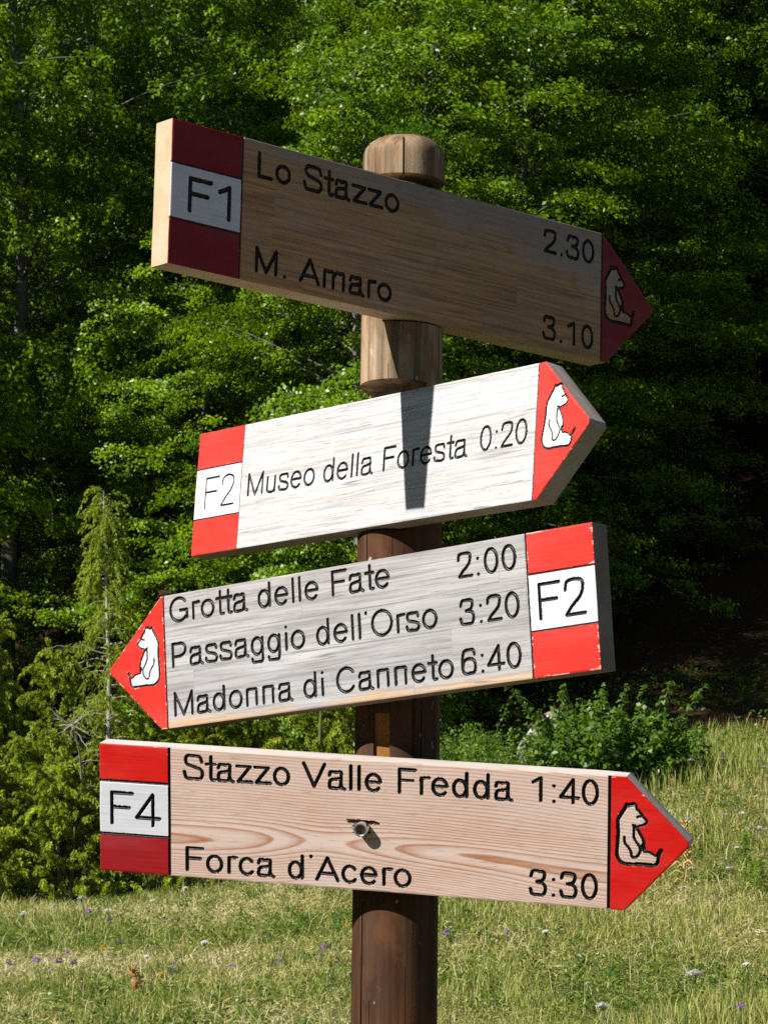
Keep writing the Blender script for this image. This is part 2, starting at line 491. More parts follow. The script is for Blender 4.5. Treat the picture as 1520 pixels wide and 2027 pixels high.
def juniper_tree():
    r = np.random.default_rng(41)
    x, d = -2.72, 28.0
    o = empty('juniper_tree', on_ground(x, d) - Vector((0, 0, .03)))
    H = 3.85
    z = np.linspace(0, H, 22)
    Pp = np.stack([-.02 + .05 * np.sin(z * 1.1) + .028 * z - .06 * (z / H) ** 2, .03 * np.sin(z * 1.7), z], 1)
    wood, fol = Acc(), Acc()
    v, q = tube(Pp, .030 * (1 - z / H) ** .8 + .006, 8); wood.add(v, q)
    for k in range(95):
        t = .22 + .78 * (k + r.uniform()) / 95
        a = r.uniform(0, 6.283)
        p = np.array([np.interp(H * t, z, Pp[:, c]) for c in range(3)])
        L = (.66 * (1 - t) ** 1.35 + .10) * r.uniform(.7, 1.15)
        dv = unit(np.array([math.cos(a), math.sin(a), r.uniform(.1, .55)]))
        s = np.linspace(0, 1, 6)
        B = p + dv * (L * s)[:, None] - np.array([0, 0, .55]) * (L * s ** 2)[:, None]
        v, q = tube(B, .006 * (1 - s * .8), 4); wood.add(v, q)
        if k % 5 == 0 and t < .75: continue
        for m in range(int(4 + L * 9)):
            sj = r.uniform(.25, 1)
            pj = np.array([np.interp(sj, s, B[:, c]) for c in range(3)])
            plume(fol, r, pj, unit(dv * .5 + r.normal(0, .35, 3) + np.array([0, 0, -.1])), r.uniform(.14, .3), r.uniform(.5, 1.1), 44, r.normal(.34, .15), .0075)
    for k in range(26):                 # dead grey branches low on the trunk
        t = r.uniform(.05, .6); a = r.uniform(0, 6.283)
        p = np.array([np.interp(H * t, z, Pp[:, c]) for c in range(3)])
        dv = unit(np.array([math.cos(a), math.sin(a), r.uniform(-.1, .5)])); L = r.uniform(.25, .7)
        s = np.linspace(0, 1, 6)
        B = p + dv * (L * s)[:, None] - np.array([0, 0, .3]) * (L * s ** 2)[:, None] + r.normal(0, .012, (6, 3))
        v, q = tube(B, .007 * (1 - s * .8), 4); wood.add(v, q)
    link('trunk', wood.mesh('juniper trunk', M_JBARK, True), o)
    link('foliage', fol.mesh('juniper tree foliage', M_JUN), o)
    tag(o, 'thin young juniper tree with a bare grey trunk and drooping twigs', 'tree')
juniper_tree()

# dead branch tangle above the lowest sign
def dead_branch():
    r = np.random.default_rng(44)
    a = Acc()
    c = P(150, 1440, 24.45)
    for k in range(11):
        an = k / 11 * 6.283 + r.normal(0, .2); L = r.uniform(.12, .30)
        dv = np.array([math.cos(an), r.normal(0, .4) - .4, math.sin(an) * .75])
        s = np.linspace(0, 1, 6)
        B = dv * (L * s)[:, None] + r.normal(0, .006, (6, 3))
        v, q = tube(B, .0055 * (1 - s * .75), 5); a.add(v, q)
        for m in range(3):
            p = B[r.integers(2, 5)]; d2 = unit(dv + r.normal(0, .6, 3)) * r.uniform(.05, .12)
            v, q = tube(np.stack([p, p + d2 * .5, p + d2]), [.003, .002, .001], 4); a.add(v, q)
    stem = np.array([[0.02, .95, -c[2] + .1], [.02, .75, -.7], [.01, .45, -.25], [0, 0, 0]])
    v, q = tube(stem, [.02, .014, .010, .006], 6); a.add(v, q)
    o = link('dead_shrub', a.mesh('dead shrub', M_JBARK, True)); o.location = c
    tag(o, 'leafless grey dead shrub with star-like twigs among the junipers', 'dead shrub')
dead_branch()

# ------------------------------------------------------------------ broadleaf bushes on the right
M_BUSH = leaf_material('bush leaf', (0.035, 0.095, 0.010), (0.145, 0.26, 0.032), (0.32, 0.52, 0.04), 0.34, .4, .5, .1)
def leafy_bush(seed, w, h, dep, nshoot, leaf, dens, up=.55, tall=7, tint=.45):
    r = np.random.default_rng(seed)
    wood = Acc(); Cs, Ns, Ds, Ts = [], [], [], []
    for k in range(nshoot):
        a = r.uniform(0, 6.283); rr = math.sqrt(r.uniform()) * .5
        b0 = np.array([math.cos(a) * rr * w * .55, math.sin(a) * rr * dep * .55, 0])
        lean = np.array([math.cos(a), math.sin(a), 0]) * rr * r.uniform(.6, 1.7) + r.normal(0, .16, 3) * [1, 1, 0]
        Hs = h * r.uniform(.55, .95) * (1 - .9 * rr ** 2)
        if k < tall: Hs = h * r.uniform(1.0, 1.26); lean = lean * .8 + r.normal(0, .12, 3) * [1, 1, 0]
        s = np.linspace(0, 1, 8)
        wig = r.normal(0, .04, 3)
        ax = b0 + lean * (Hs * .9 * s ** 1.4)[:, None] + np.array([0, 0, 1]) * (Hs * s * (1 - .12 * s * (rr * 2)))[:, None] + wig * np.sin(s * 5)[:, None]
        v, q = tube(ax, .008 * (1 - s * .8), 4); wood.add(v, q)
        m = int(dens * Hs * (.5 if k < tall else 1))
        u = r.uniform(.12, 1.0, m)
        c = np.stack([np.interp(u, s, ax[:, j]) for j in range(3)], 1)
        sp = (.17 * (1 - u) + .065) if k >= tall else (.10 * (1 - u) + .026)
        off = unit(r.normal(0, 1, (m, 3)) * np.array([1, 1, .5]))
        C = c + off * (sp * r.uniform(.3, 1.3, m))[:, None]
        Cs.append(C); Ns.append(unit(off * .6 + np.array([0, 0, .8]) + r.normal(0, .4, (m, 3)))); Ds.append(off + np.array([0, 0, up]) + r.normal(0, .3, (m, 3)))
        Ts.append(np.clip(r.normal(tint, .1) + r.normal(0, .16, m) + .3 * (u - .6), 0, 1))
    C = np.concatenate(Cs); m = len(C)
    V, Q = leaf_quads(C, np.concatenate(Ns), np.concatenate(Ds), leaf * r.uniform(.6, 1.3, m), leaf * .75 * r.uniform(.7, 1.2, m), r)
    return mesh_np('bush leaves', V, [Q], M_BUSH, False, {'tint': np.repeat(np.concatenate(Ts), 4)}), wood.mesh('bush stems', M_BSTEM, True)
def put_bush(seed, x, d, w, h, dep, ns, leaf, dens, label, tall=7, tint=.45):
    o = empty('leafy_bush', on_ground(x, d) - Vector((0, 0, .03)))
    lm, sm = leafy_bush(seed, w, h, dep, ns, leaf, dens, tall=tall, tint=tint)
    link('leaves', lm, o); link('stem', sm, o)
    tag(o, label, 'bush')
put_bush(51, 2.05, 26.2, 1.6, 1.0, 1.3, 165, .062, 190, 'dense green leafy bush with long upright shoots right of the post', 9)
put_bush(52, .90, 26.6, 1.3, 1.02, .9, 150, .034, 200, 'pale green low shrub between the post and the grey boulder', 2, .7)
put_bush(53, .55, 31.0, 1.9, 1.15, 1.2, 80, .036, 170, 'dark shrub in the shade behind the pale green low shrub', 3, .35)

# ------------------------------------------------------------------ boulders
def boulder(x, d, sx, sy, sz, seed, label, zoff=0.0, tilt=0):
    bm = bmesh.new()
    bmesh.ops.create_icosphere(bm, subdivisions=4, radius=1.0)
    r = np.random.default_rng(seed)
    co = np.array([v.co[:] for v in bm.verts])
    n = co.copy()
    for k in range(9):
        dv = unit(r.normal(0, 1, 3)); o = r.uniform(.55, .8)
        t = co @ dv
        co -= np.clip(t - o, 0, None)[:, None] * dv * .85
    amp = .10 * (vnoise(co[:, 0] * 3 + 9, co[:, 2] * 3 + co[:, 1] * 2, seed) - .5) + .05 * (vnoise(co[:, 0] * 9 + 9, co[:, 2] * 9 + co[:, 1] * 7, seed) - .5)
    co += n * amp[:, None]
    for v, c in zip(bm.verts, co): v.co = (c[0] * sx, c[1] * sy, c[2] * sz)
    for f in bm.faces: f.smooth = True
    me = bpy.data.meshes.new('boulder'); bm.to_mesh(me); bm.free()
    me.materials.append(M_ROCK)
    o = link('boulder', me); o.location = on_ground(x, d) + Vector((0, 0, zoff)); o.rotation_euler = (0, R_(tilt), 0)
    tag(o, label, 'boulder')
b = NB('limestone')
v = b.obj(); n1 = b.noise(v, 9, 6, .65); n2 = b.noise(v, 45, 5, .6)
zc = b.n('SeparateXYZ'); b.put(zc.inputs[0], b.n('NewGeometry').outputs['Normal'])
c = b.mix(b.ramp(n2, [(.35, 0.0), (.7, 1.0)]), (.22, .21, .20), (.70, .68, .66))
moss = b.math('MULTIPLY', b.ramp(n1, [(.40, 0.0), (.52, 1.0)]), b.ramp(zc.outputs[2], [(.0, 0.0), (.6, 1.0)]))
c = b.mix(moss, c, (.12, .085, .045))
M_ROCK = b.out(b.pbr(c, .9, b.bump(n2, .7, .02), .2))
boulder(1.50, 27.1, .17, .25, .44, 3, 'grey limestone boulder with brown moss on top half hidden by the leafy bush', zoff=.54, tilt=36)

# ------------------------------------------------------------------ meadow grass
b = NB('meadow grass')
t = b.attr('tint')
col = b.ramp(t, [(0.0, (.055, .13, .012)), (.25, (.19, .275, .032)), (.5, (.38, .39, .09)), (.75, (.57, .50, .20)), (1.0, (.70, .62, .38))])
p = b.pbr(col, .55, spec=.3)
tr = b.n('BsdfTranslucent'); b.put(tr.inputs[0], col)
mx = b.n('MixShader'); mx.inputs[0].default_value = .3
b.t.links.new(p, mx.inputs[1]); b.t.links.new(tr.outputs[0], mx.inputs[2])
M_GRASS = b.out(mx.outputs[0])

def grass_blades(n, dmin, dmax, hfun, seed, wid=.0045, xpad=1.2, lean=1.25, tfun=None, xr=None):
    r = np.random.default_rng(seed)
    u = r.uniform(0, 1, n)
    d = 1 / ((1 / dmin) * (1 - u) + (1 / dmax) * u)          # denser nearer: even in the picture
    hw = .1334 * d + xpad
    x = r.uniform(-1, 1, n) * hw if xr is None else r.uniform(xr[0], xr[1], n)
    z = ground_z(x, d)
    keep = np.ones(n, bool)
    h = hfun(x, d, r) ; keep &= h > .012
    x, d, z, h = x[keep], d[keep], z[keep], h[keep]; n = len(x)
    a = r.uniform(0, 6.283, n); ln = np.abs(r.normal(0, lean, n)) * h
    dx, dy = np.cos(a) * ln, np.sin(a) * ln
    b0 = np.stack([x, d - CAM_D, z - .005], 1)
    mid = b0 + np.stack([dx * .35, dy * .35, h * .62], 1)
    tip = b0 + np.stack([dx, dy, h * (1 - .25 * np.clip(ln / h, 0, 1.6) ** 2 * .5)], 1)
    sa = r.uniform(0, 6.283, n); w = wid * r.uniform(.6, 1.5, n) * (d / 20) ** .6
    sd = np.stack([np.cos(sa) * w, np.sin(sa) * w, 0 * w], 1)
    V = np.stack([b0 - sd * .7, b0 + sd * .7, mid + sd * .6, tip, mid - sd * .6], 1).reshape(-1, 3)
    i = np.arange(n)[:, None] * 5
    Q = i + np.array([[0, 1, 2, 4]]); T = i + np.array([[4, 2, 3]])
    g = vnoise(x * .55, d * .55, 21) * .5 + vnoise(x * 2.3, d * 1.3, 22) * .3 + vnoise(x * 7, d * 4, 23) * .3
    tint = np.clip((1.25 - g * 1.35) + r.normal(0, .24, n), 0, 1) if tfun is None else np.clip(tfun(x, d, r, g), 0, 1)
    return V, Q, T, np.repeat(tint, 5)

def meadow():
    acc = Acc()
    def h1(x, d, r):
        g = vnoise(x * .8, d * .5, 31) * .6 + vnoise(x * 3, d * 2, 32) * .5
        return (.016 + .085 * g ** 2.2) * r.uniform(.4, 1.6, len(x)) * (d < 31.5 + .6 * r.normal(0, 1, len(x)))
    V, Q, T, C = grass_blades(300000, 12.8, 32, h1, 61); acc.add(V, Q, T, C)
    # taller tussocks
    def h2(x, d, r):
        g = vnoise(x * 1.6, d * 1.0, 33)
        th = .62 - .16 * sstep(-.5, 2, x)
        return np.where(g > th, (.05 + .24 * (g - th)) * r.uniform(.5, 1.5, len(x)) * (1 + .5 * sstep(0, 2.5, x)), 0)
    V, Q, T, C = grass_blades(90000, 13, 30, h2, 62, .004, lean=.5, tfun=lambda x, d, r, g: r.normal(.32 + .16 * sstep(-.5, 2, x), .2, len(x))); acc.add(V, Q, T, C)
    # rough fringe at the wood edge and along the crest on the right
    def h3(x, d, r): return r.uniform(.06, .27, len(x)) * (.75 + .35 * sstep(.5, 3, x))
    V, Q, T, C = grass_blades(42000, 25.5, 31.5, h3, 63, .0042, lean=.35, tfun=lambda x, d, r, g: np.where(x > .6, r.normal(.38, .22, len(x)), r.normal(.28, .18, len(x)))); acc.add(V, Q, T, C)
    # long bleached stems lying and standing through the turf
    V, Q, T, C = grass_blades(5200, 13, 30, lambda x, d, r: r.uniform(.06, .24, len(x)), 67, .0026, lean=1.0, tfun=lambda x, d, r, g: r.normal(.9, .12, len(x))); acc.add(V, Q, T, C)
    # the same turf on to both sides, coarser
    for xr_, sd_ in (((-14, -2.6), 71), ((2.6, 14), 72)):
        V, Q, T, C = grass_blades(150000, 12.0, 33, lambda x, d, r: np.where(np.abs(x) > .1334 * d + .9, r.uniform(.03, .13, len(x)), 0), sd_, .008, xr=xr_); acc.add(V, Q, T, C)
    o = link('grass', acc.mesh('grass', M_GRASS)); tag(o, 'short dry and green meadow grass sloping up to the wood', 'grass', kind='stuff')
    # small broad leaves (clover, plantain) hugging the ground
    r = np.random.default_rng(64); n = 340000
    u = r.uniform(0, 1, n); d = 1 / ((1 / 12.8) * (1 - u) + u / 29); x = r.uniform(-1, 1, n) * (.1334 * d + 1.2)
    g = vnoise(x * 1.1, d * .8, 35) * .7 + vnoise(x * 4, d * 3, 36) * .4
    k = g > .3; x, d = x[k], d[k]; n = len(x)
    Cc = np.stack([x, d - CAM_D, ground_z(x, d) + r.uniform(.006, .065, n)], 1)
    N = unit(np.array([0, 0, 1.0]) + r.normal(0, .5, (n, 3))); Dv = r.normal(0, 1, (n, 3))
    V, Q = leaf_quads(Cc, N, Dv, .055 * r.uniform(.4, 1.6, n), .0062 * r.uniform(.5, 1.5, n), r)
    tt = np.clip(.97 - vnoise(x * .7, d * .6, 38) * .95 + r.normal(0, .22, n), 0, 1)
    o = link('ground_cover', mesh_np('ground cover', V, [Q], M_GRASS, False, {'tint': np.repeat(tt, 4)}))
    tag(o, 'matted dry and green grass leaves lying low in the meadow', 'ground cover', kind='stuff')
meadow()

# low herbs in tufts that break up the turf
def herbs():
    r = np.random.default_rng(68); n = 2400
    u = r.uniform(0, 1, n); d = 1 / ((1 / 13.) * (1 - u) + u / 30); x = r.uniform(-1, 1, n) * (.1334 * d + 1.0)
    k = vnoise(x * .9, d * .6, 37) > .38; x, d = x[k], d[k]; n = len(x)
    m = 46; rad = r.uniform(.03, .12, n); hgt = r.uniform(.03, .16, n)
    a = r.uniform(0, 6.283, (n, m)); rr = rad[:, None] * np.sqrt(r.uniform(0, 1, (n, m)))
    X = x[:, None] + np.cos(a) * rr; D = d[:, None] + np.sin(a) * rr
    Z = ground_z(X, D) + hgt[:, None] * r.uniform(.1, 1, (n, m)) * (1.1 - rr / rad[:, None] * .6)
    Cc = np.stack([X, D - CAM_D, Z], -1).reshape(-1, 3); M_ = len(Cc)
    V, Q = leaf_quads(Cc, unit(np.array([0, 0, 1.0]) + r.normal(0, .6, (M_, 3))), r.normal(0, 1, (M_, 3)), .026 * r.uniform(.5, 1.5, M_), .015 * r.uniform(.6, 1.4, M_), r)
    t = np.clip(np.repeat(r.normal(.35, .3, n), m) + r.normal(0, .15, M_), 0, 1)
    o = link('herbs', mesh_np('herbs', V, [Q], M_BUSH, False, {'tint': np.repeat(t, 4)}))
    tag(o, 'tufts of small-leaved herbs scattered through the meadow', 'herbs', kind='stuff')
herbs()

# undergrowth between the meadow and the junipers
def undergrowth():
    r = np.random.default_rng(66); n = 60000
    x = r.uniform(-13, 13, n); d = r.uniform(27.5, 35.5, n)
    keep = vnoise(x * 1.3, d * 1.1, 41) > .42
    x, d = x[keep], d[keep]; n = len(x)
    Cc = np.stack([x, d - CAM_D, ground_z(x, d) + r.uniform(.02, .5, n) * vnoise(x * 2, d * 2, 42)], 1)
    N = unit(np.array([0, 0, 1.0]) + r.normal(0, .5, (n, 3))); Dv = r.normal(0, 1, (n, 3))
    V, Q = leaf_quads(Cc, N, Dv, .05 * r.uniform(.5, 1.5, n), .034 * r.uniform(.6, 1.4, n), r)
    o = link('undergrowth', mesh_np('undergrowth', V, [Q], M_BUSH, False, {'tint': np.repeat(np.clip(r.normal(.35, .2, n), 0, 1), 4)}))
    tag(o, 'low leafy undergrowth along the edge of the wood', 'undergrowth', kind='stuff')
undergrowth()

# ------------------------------------------------------------------ flowers and stalks
def plain(name, col, rough=.6, spec=.3):
    b = NB(name); return b.out(b.pbr(col, rough, spec=spec))
M_STEM = plain('flower stem', (.09, .12, .03))
def petal_mat(name, col):
    b = NB(name); p = b.pbr(col, .6, spec=.2); tr = b.n('BsdfTranslucent'); b.put(tr.inputs[0], col)
    mx = b.n('MixShader'); mx.inputs[0].default_value = .3
    b.t.links.new(p, mx.inputs[1]); b.t.links.new(tr.outputs[0], mx.inputs[2]); return b.out(mx.outputs[0])
M_WHITE, M_PURP, M_YEL = petal_mat('white petals', (.80, .80, .76)), petal_mat('purple petals', (.34, .16, .50)), petal_mat('yellow petals', (.75, .48, .03))

def umbel(seed, rad, n, hs, col, head='umbel'):
    r = np.random.default_rng(seed)
    st = Acc()
    bend = r.normal(0, .05, 2)
    s = np.linspace(0, 1, 5)
    ax = np.stack([bend[0] * s ** 2, bend[1] * s ** 2, hs * s], 1)
    v, q = tube(ax, [.0028] * 4 + [.0018], 5); st.add(v, q)
    top = ax[-1]
    Cs = []
    for k in range(n):
        a = r.uniform(0, 6.283); rr = rad * math.sqrt(r.uniform())
        e = top + np.array([math.cos(a) * rr, math.sin(a) * rr, .012 + .010 * (1 - rr / rad) + (r.uniform(0, .03) if head == 'spike' else 0)])
        Cs.append(e)
        if head == 'umbel' and k % 2 == 0:
            v, q = tube(np.stack([top - [0, 0, .02], e]), [.0012, .0008], 3); st.add(v, q)
    m = 4
    C = np.repeat(np.array(Cs), m, 0) + r.normal(0, .004, (n * m, 3))
    V, Q = leaf_quads(C, unit(np.array([-.3, -.3, 1]) + r.normal(0, .28, (n * m, 3))), r.normal(0, 1, (n * m, 3)), np.full(n * m, .013), np.full(n * m, .011), r)
    return st.mesh('stem', M_STEM), mesh_np('flower head', V, [Q], col)
KINDS = {
    'white': ([umbel(71, .028, 22, .26, M_WHITE), umbel(72, .022, 16, .2, M_WHITE), umbel(73, .032, 24, .3, M_WHITE)], 'white umbel flower on a thin stem in the meadow grass', 'white umbels in the meadow', 'white_flower'),
    'purple': ([umbel(74, .018, 12, .14, M_PURP, 'spike')], 'purple wildflower among the short meadow grass', 'purple wildflowers in the meadow', 'purple_flower'),
    'yellow': ([umbel(75, .013, 9, .10, M_YEL, 'spike')], 'small yellow wildflower in the meadow grass', 'yellow wildflowers in the meadow', 'yellow_flower'),
}
def put_flower(kind, px, py, sc=1.0):
    ms, lab, grp, nm = KINDS[kind]
    # walk along the sight line to the meadow so that the head is seen near that spot
    k = random.randrange(len(ms))
    hh = [.26, .2, .3][k] if kind == 'white' else (.14 if kind == 'purple' else .10)
    best = None
    for d in np.linspace(14, 31, 400):
        p = P(px, py, d); g = float(ground_z(p[0], d)) + hh * sc
        if p[2] <= g: best = (p[0], d); break
    if best is None: return
    o = empty(nm, on_ground(*best), random.uniform(0, 6.28)); o.scale = (sc,) * 3
    st, hd = ms[k]
    link('stem', st, o); link('flower_head', hd, o)
    tag(o, lab, 'flower', grp)
for px, py in [(1363, 1503), (1430, 1499), (1492, 1500), (1510, 1515), (1382, 1502), (1421, 1487), (1315, 1562), (1388, 1576), (1468, 1580), (1494, 1574), (1330, 1604),
               (1360, 1618), (1364, 1626), (1425, 1610), (1440, 1622), (1480, 1608), (1500, 1637), (1512, 1640), (1460, 1676), (1374, 1718), (1418, 1748), (1432, 1716), (1346, 1985),
               (1089, 1842), (176, 1781), (202, 1744), (232, 1806), (310, 1786), (12, 1738), (76, 1689), (75, 1900), (60, 1815), (380, 1760), (300, 1895), (420, 1868), (1450, 1988), (1205, 1990), (352, 1915), (1490, 1905), (930, 1770)]:
    put_flower('white', px, py, random.uniform(.55, .95) if (px, py) != (1346, 1985) else 1.3)
for px, py in [(180, 1816), (253, 1876), (138, 1894), (126, 1914), (154, 1916), (32, 1918), (80, 1914), (552, 1908), (222, 1830), (1000, 1850), (886, 1853), (465, 1918), (1456, 1995), (640, 1880)]:
    put_flower('purple', px, py, random.uniform(.7, 1.1))
for px, py in [(259, 1786), (216, 1885), (380, 1912), (1470, 1640), (338, 1940), (690, 1838), (1100, 1480), (940, 1490), (1500, 1890), (312, 1778)]:
    put_flower('yellow', px, py, random.uniform(.8, 1.2))

b = NB('dry straw'); n1 = b.noise(b.obj(), 60, 4)
M_DRY = b.out(b.pbr(b.mix(n1, (.42, .24, .07), (.62, .44, .18)), .8, spec=.1))
def dry_stalk(px, py_top, d, h, seed, label):
    r = np.random.default_rng(seed)
    x = P(px, py_top, d)[0]
    a = Acc(); hd = Acc()
    s = np.linspace(0, 1, 7)
    ax = np.stack([.03 * np.sin(s * 3), .02 * np.sin(s * 2), h * s], 1)
    v, q = tube(ax, .006 * (1 - .6 * s), 6); a.add(v, q)
    for k in range(9):
        z = h * (.38 + .62 * k / 8.)
        c0 = np.array([.03 * math.sin(z / h * 3), .02 * math.sin(z / h * 2), z])
        for m in range(9):
            an = r.uniform(0, 6.283); l = r.uniform(.02, .045)
            t = c0 + np.array([math.cos(an) * l, math.sin(an) * l, r.uniform(.01, .045)])
            v, q = tube(np.stack([c0, (c0 + t) / 2 + [0, 0, -.004], t]), [.004, .007, .0025], 5); hd.add(v, q)
    for k in range(7):
        an = r.uniform(0, 6.283); z = h * r.uniform(.05, .4); l = r.uniform(.06, .12)
        t = np.array([math.cos(an) * l, math.sin(an) * l, z - .02])
        v, q = tube(np.stack([[0, 0, z], t * .5 + [0, 0, z * .5 + .03], t]), [.004, .008, .001], 4); a.add(v, q)
    o = empty('dry_stalk', on_ground(x, d))
    link('stem', a.mesh('dry stem', M_DRY, True), o); link('seed_head', hd.mesh('seed heads', M_DRY, True), o)
    tag(o, label, 'dry plant')
dry_stalk(1300, 1735, 20.6, .40, 81, 'dry tan flower stalk below the tip of the lowest sign, left of its twin')
dry_stalk(1352, 1735, 20.6, .46, 82, 'taller dry tan flower stalk right of its twin near the sign tip')
dry_stalk(268, 1985, 16.4, .17, 83, 'short withered orange stalk in the grass at lower left')

def tall_stem(px, py_top, d, seed, label):
    r = np.random.default_rng(seed)
    p = P(px, py_top, d); h = max(.15, p[2] - float(ground_z(p[0], d)))
    s = np.linspace(0, 1, 7); bend = r.normal(0, .05)
    ax = np.stack([bend * s ** 2, 0 * s, h * s], 1)
    a = Acc(); v, q = tube(ax, .0035 * (1 - .6 * s), 4); a.add(v, q)
    hd = Acc()
    for k in range(16):
        z = h * (1 - .2 * r.uniform()); c0 = np.array([bend * (z / h) ** 2, 0, z]); an = r.uniform(0, 6.283)
        t = c0 + np.array([math.cos(an) * .012, math.sin(an) * .012, .02]); v, q = tube(np.stack([c0, t]), [.003, .001], 4); hd.add(v, q)
    o = empty('grass_stem', on_ground(p[0], d)); link('stem', a.mesh('tall stem', M_DRY), o); link('seed_head', hd.mesh('tall seed head', M_DRY), o)
    tag(o, label, 'grass stem', 'tall seed stems on the meadow crest')
for i, (px, py) in enumerate([(1468, 1408), (1418, 1440), (1484, 1440), (1504, 1418), (1512, 1425), (1460, 1452), (1440, 1462), (1332, 1540), (1490, 1455), (1475, 1470), (1510, 1460), (1425, 1475), (1400, 1490), (1380, 1470), (1505, 1520), (1450, 1545), (1395, 1560), (1480, 1600), (1350, 1640), (1430, 1660)]):
    tall_stem(px, py, 29.0 if py < 1500 else 25.5 - (py - 1500) * .02, 90 + i, 'tall dry grass stem with a seed head against the dark wood')

# green leafy forb lower right
def forb(px, py, d, h, seed, label):
    r = np.random.default_rng(seed); x = P(px, py, d)[0]
    a = Acc(); Cs, Ns, Ds = [], [], []
    s = np.linspace(0, 1, 6); ax = np.stack([.02 * np.sin(3 * s), 0 * s, h * s], 1)
    v, q = tube(ax, .006 * (1 - .6 * s), 5); a.add(v, q)
    for k in range(46):
        z = h * (k + 1) / 46; an = k * 2.4; l = .09 * (1 - .6 * z / h)
        o_ = np.array([math.cos(an), math.sin(an), .5])
        Cs.append(np.array([0, 0, z]) + o_ * l * .6); Ns.append(unit(np.array([0, 0, 1]) - o_ * .3 + r.normal(0, .25, 3))); Ds.append(o_)
    m = len(Cs); V, Q = leaf_quads(np.array(Cs), np.array(Ns), np.array(Ds), np.full(m, .075) * r.uniform(.6, 1.2, m), np.full(m, .03), r)
    o = empty('leafy_plant', on_ground(x, d)); link('stem', a.mesh('forb stem', M_STEM), o)
    link('leaves', mesh_np('forb leaves', V, [Q], M_BUSH, False, {'tint': np.repeat(np.full(m, .85), 4)}), o)
    tag(o, label, 'plant')
forb(1470, 1760, 20.5, .36, 95, 'upright yellow-green leafy plant in the meadow at right')
forb(1500, 1770, 20.0, .24, 96, 'smaller yellow-green leafy plant at the right edge')

# ------------------------------------------------------------------ signpost: the post
POST_X, POST_R, POST_TOP = 0.0213, 0.0645, 2.497
def post_material():
    b = NB('stained post wood')
    v = b.obj(); sep = b.n('SeparateXYZ'); b.put(sep.inputs[0], v)
    z = sep.outputs[2]
    g1 = b.noise(b.mapv(v, (60, 60, 2.2)), 1.0, 5, .6); g2 = b.noise(b.mapv(v, (14, 14, 3.0)), 1.0, 4, .6, .6)
    g3 = b.noise(v, 260, 3)
    dark = b.mix(g2, (.026, .011, .006), (.085, .038, .020))
    dark = b.mix(b.ramp(g1, [(.4, 0.0), (.7, .55)]), dark, (.13, .08, .05))
    top = b.mix(b.ramp(g2, [(.35, 0.0), (.62, 1.0)]), (.27, .165, .088), (.44, .32, .21))
    top = b.mix(b.ramp(g1, [(.42, 0.0), (.60, .85)]), top, (.115, .088, .062))
    col = b.mix(b.ramp(b.math('ADD', z, b.math('MULTIPLY', g2, .05)), [(0.0, 0.0), (1.0, 1.0)]), dark, top)
    f = b.n('MapRange'); f.inputs[1].default_value = 1.98; f.inputs[2].default_value = 2.02; b.put(f.inputs[0], z)
    col = b.mix(f.outputs[0], dark, top)
    # fresh wood inside the routed slot and notches
    col = b.mix(b.attr('fresh'), col, b.mix(g1, (.24, .09, .015), (.46, .21, .045)))
    stain = b.noise(b.mapv(v, (1, 1, .45)), 22, 5, .65, .4)
    col = b.mix(b.math('MULTIPLY', b.ramp(stain, [(.52, 0.0), (.64, 1.0)]), .55), col, (.14, .055, .022))
    col = b.mix(b.math('MULTIPLY', b.ramp(stain, [(.30, 1.0), (.42, 0.0)]), .7), col, (.035, .022, .016))
    spots = b.ramp(b.noise(b.mapv(v, (1, 1, .6)), 60, 2), [(.71, 0.0), (.75, .7)])
    col = b.mix(spots, col, (.50, .43, .35))
    cracks = b.ramp(b.noise(b.mapv(v, (95, 95, 2.4)), 1.0, 2, .5), [(.30, 1.0), (.36, 0.0)])
    col = b.mix(b.math('MULTIPLY', cracks, .8), col, (.012, .008, .006))
    h = b.math('ADD', b.math('MULTIPLY', g1, .8), b.math('MULTIPLY', g3, .3))
    return b.out(b.pbr(col, b.math('ADD', .55, b.math('MULTIPLY', g2, .25)), b.bump(h, .6, .0018), .10))
M_POST = post_material()

SIGNS = {   # pose from a fit to the photograph: origin on front face, axes U (along), V (up), N (out of the face)
 1: dict(O=(.0608, -.0446, 2.3095), U=(.74873, .65896, -.07186), N=(.66267, -.74675, .05687), h=.2099, t=.0400, w=(-.0385, .0423)),
 2: dict(O=(-.0217, -.0402, 1.9923), U=(.68828, -.72224, .06815), N=(-.72323, -.67579, .14229), h=.2020, t=.0365, w=(-.0424, .0396)),
 3: dict(O=(-.0548, -.1002, 1.7311), U=(.79516, -.59643, .10947), N=(-.604, -.79503, .05574), h=.2072, t=.0390, w=(-.0376, .0437)),
 4: dict(O=(-.0122, -.1100, 1.4492), U=(.95819, -.28164, -.0506), N=(-.28611, -.93989, -.18641), h=.1958, t=.0345, w=(-.0399, .0414)),
}
for s_ in SIGNS.values():
    Uv = Vector(s_['U']).normalized(); Nv = Vector(s_['N']); Nv = (Nv - Uv * Nv.dot(Uv)).normalized(); Vv = Uv.cross(-Nv).normalized()
    # local axes: X = U, Y = -N, Z = V
    Mx = Matrix((Uv, -Nv, Vv)).transposed().to_4x4(); Mx.translation = Vector(s_['O']); s_['M'] = Mx

def box_bm(bm, M, x0, x1, y0, y1, z0, z1):
    vs = [bm.verts.new(M @ Vector((x, y, z))) for x in (x0, x1) for y in (y0, y1) for z in (z0, z1)]
    for f in ((0, 1, 3, 2), (4, 6, 7, 5), (0, 4, 5, 1), (2, 3, 7, 6), (0, 2, 6, 4), (1, 5, 7, 3)):
        bm.faces.new([vs[i] for i in f])

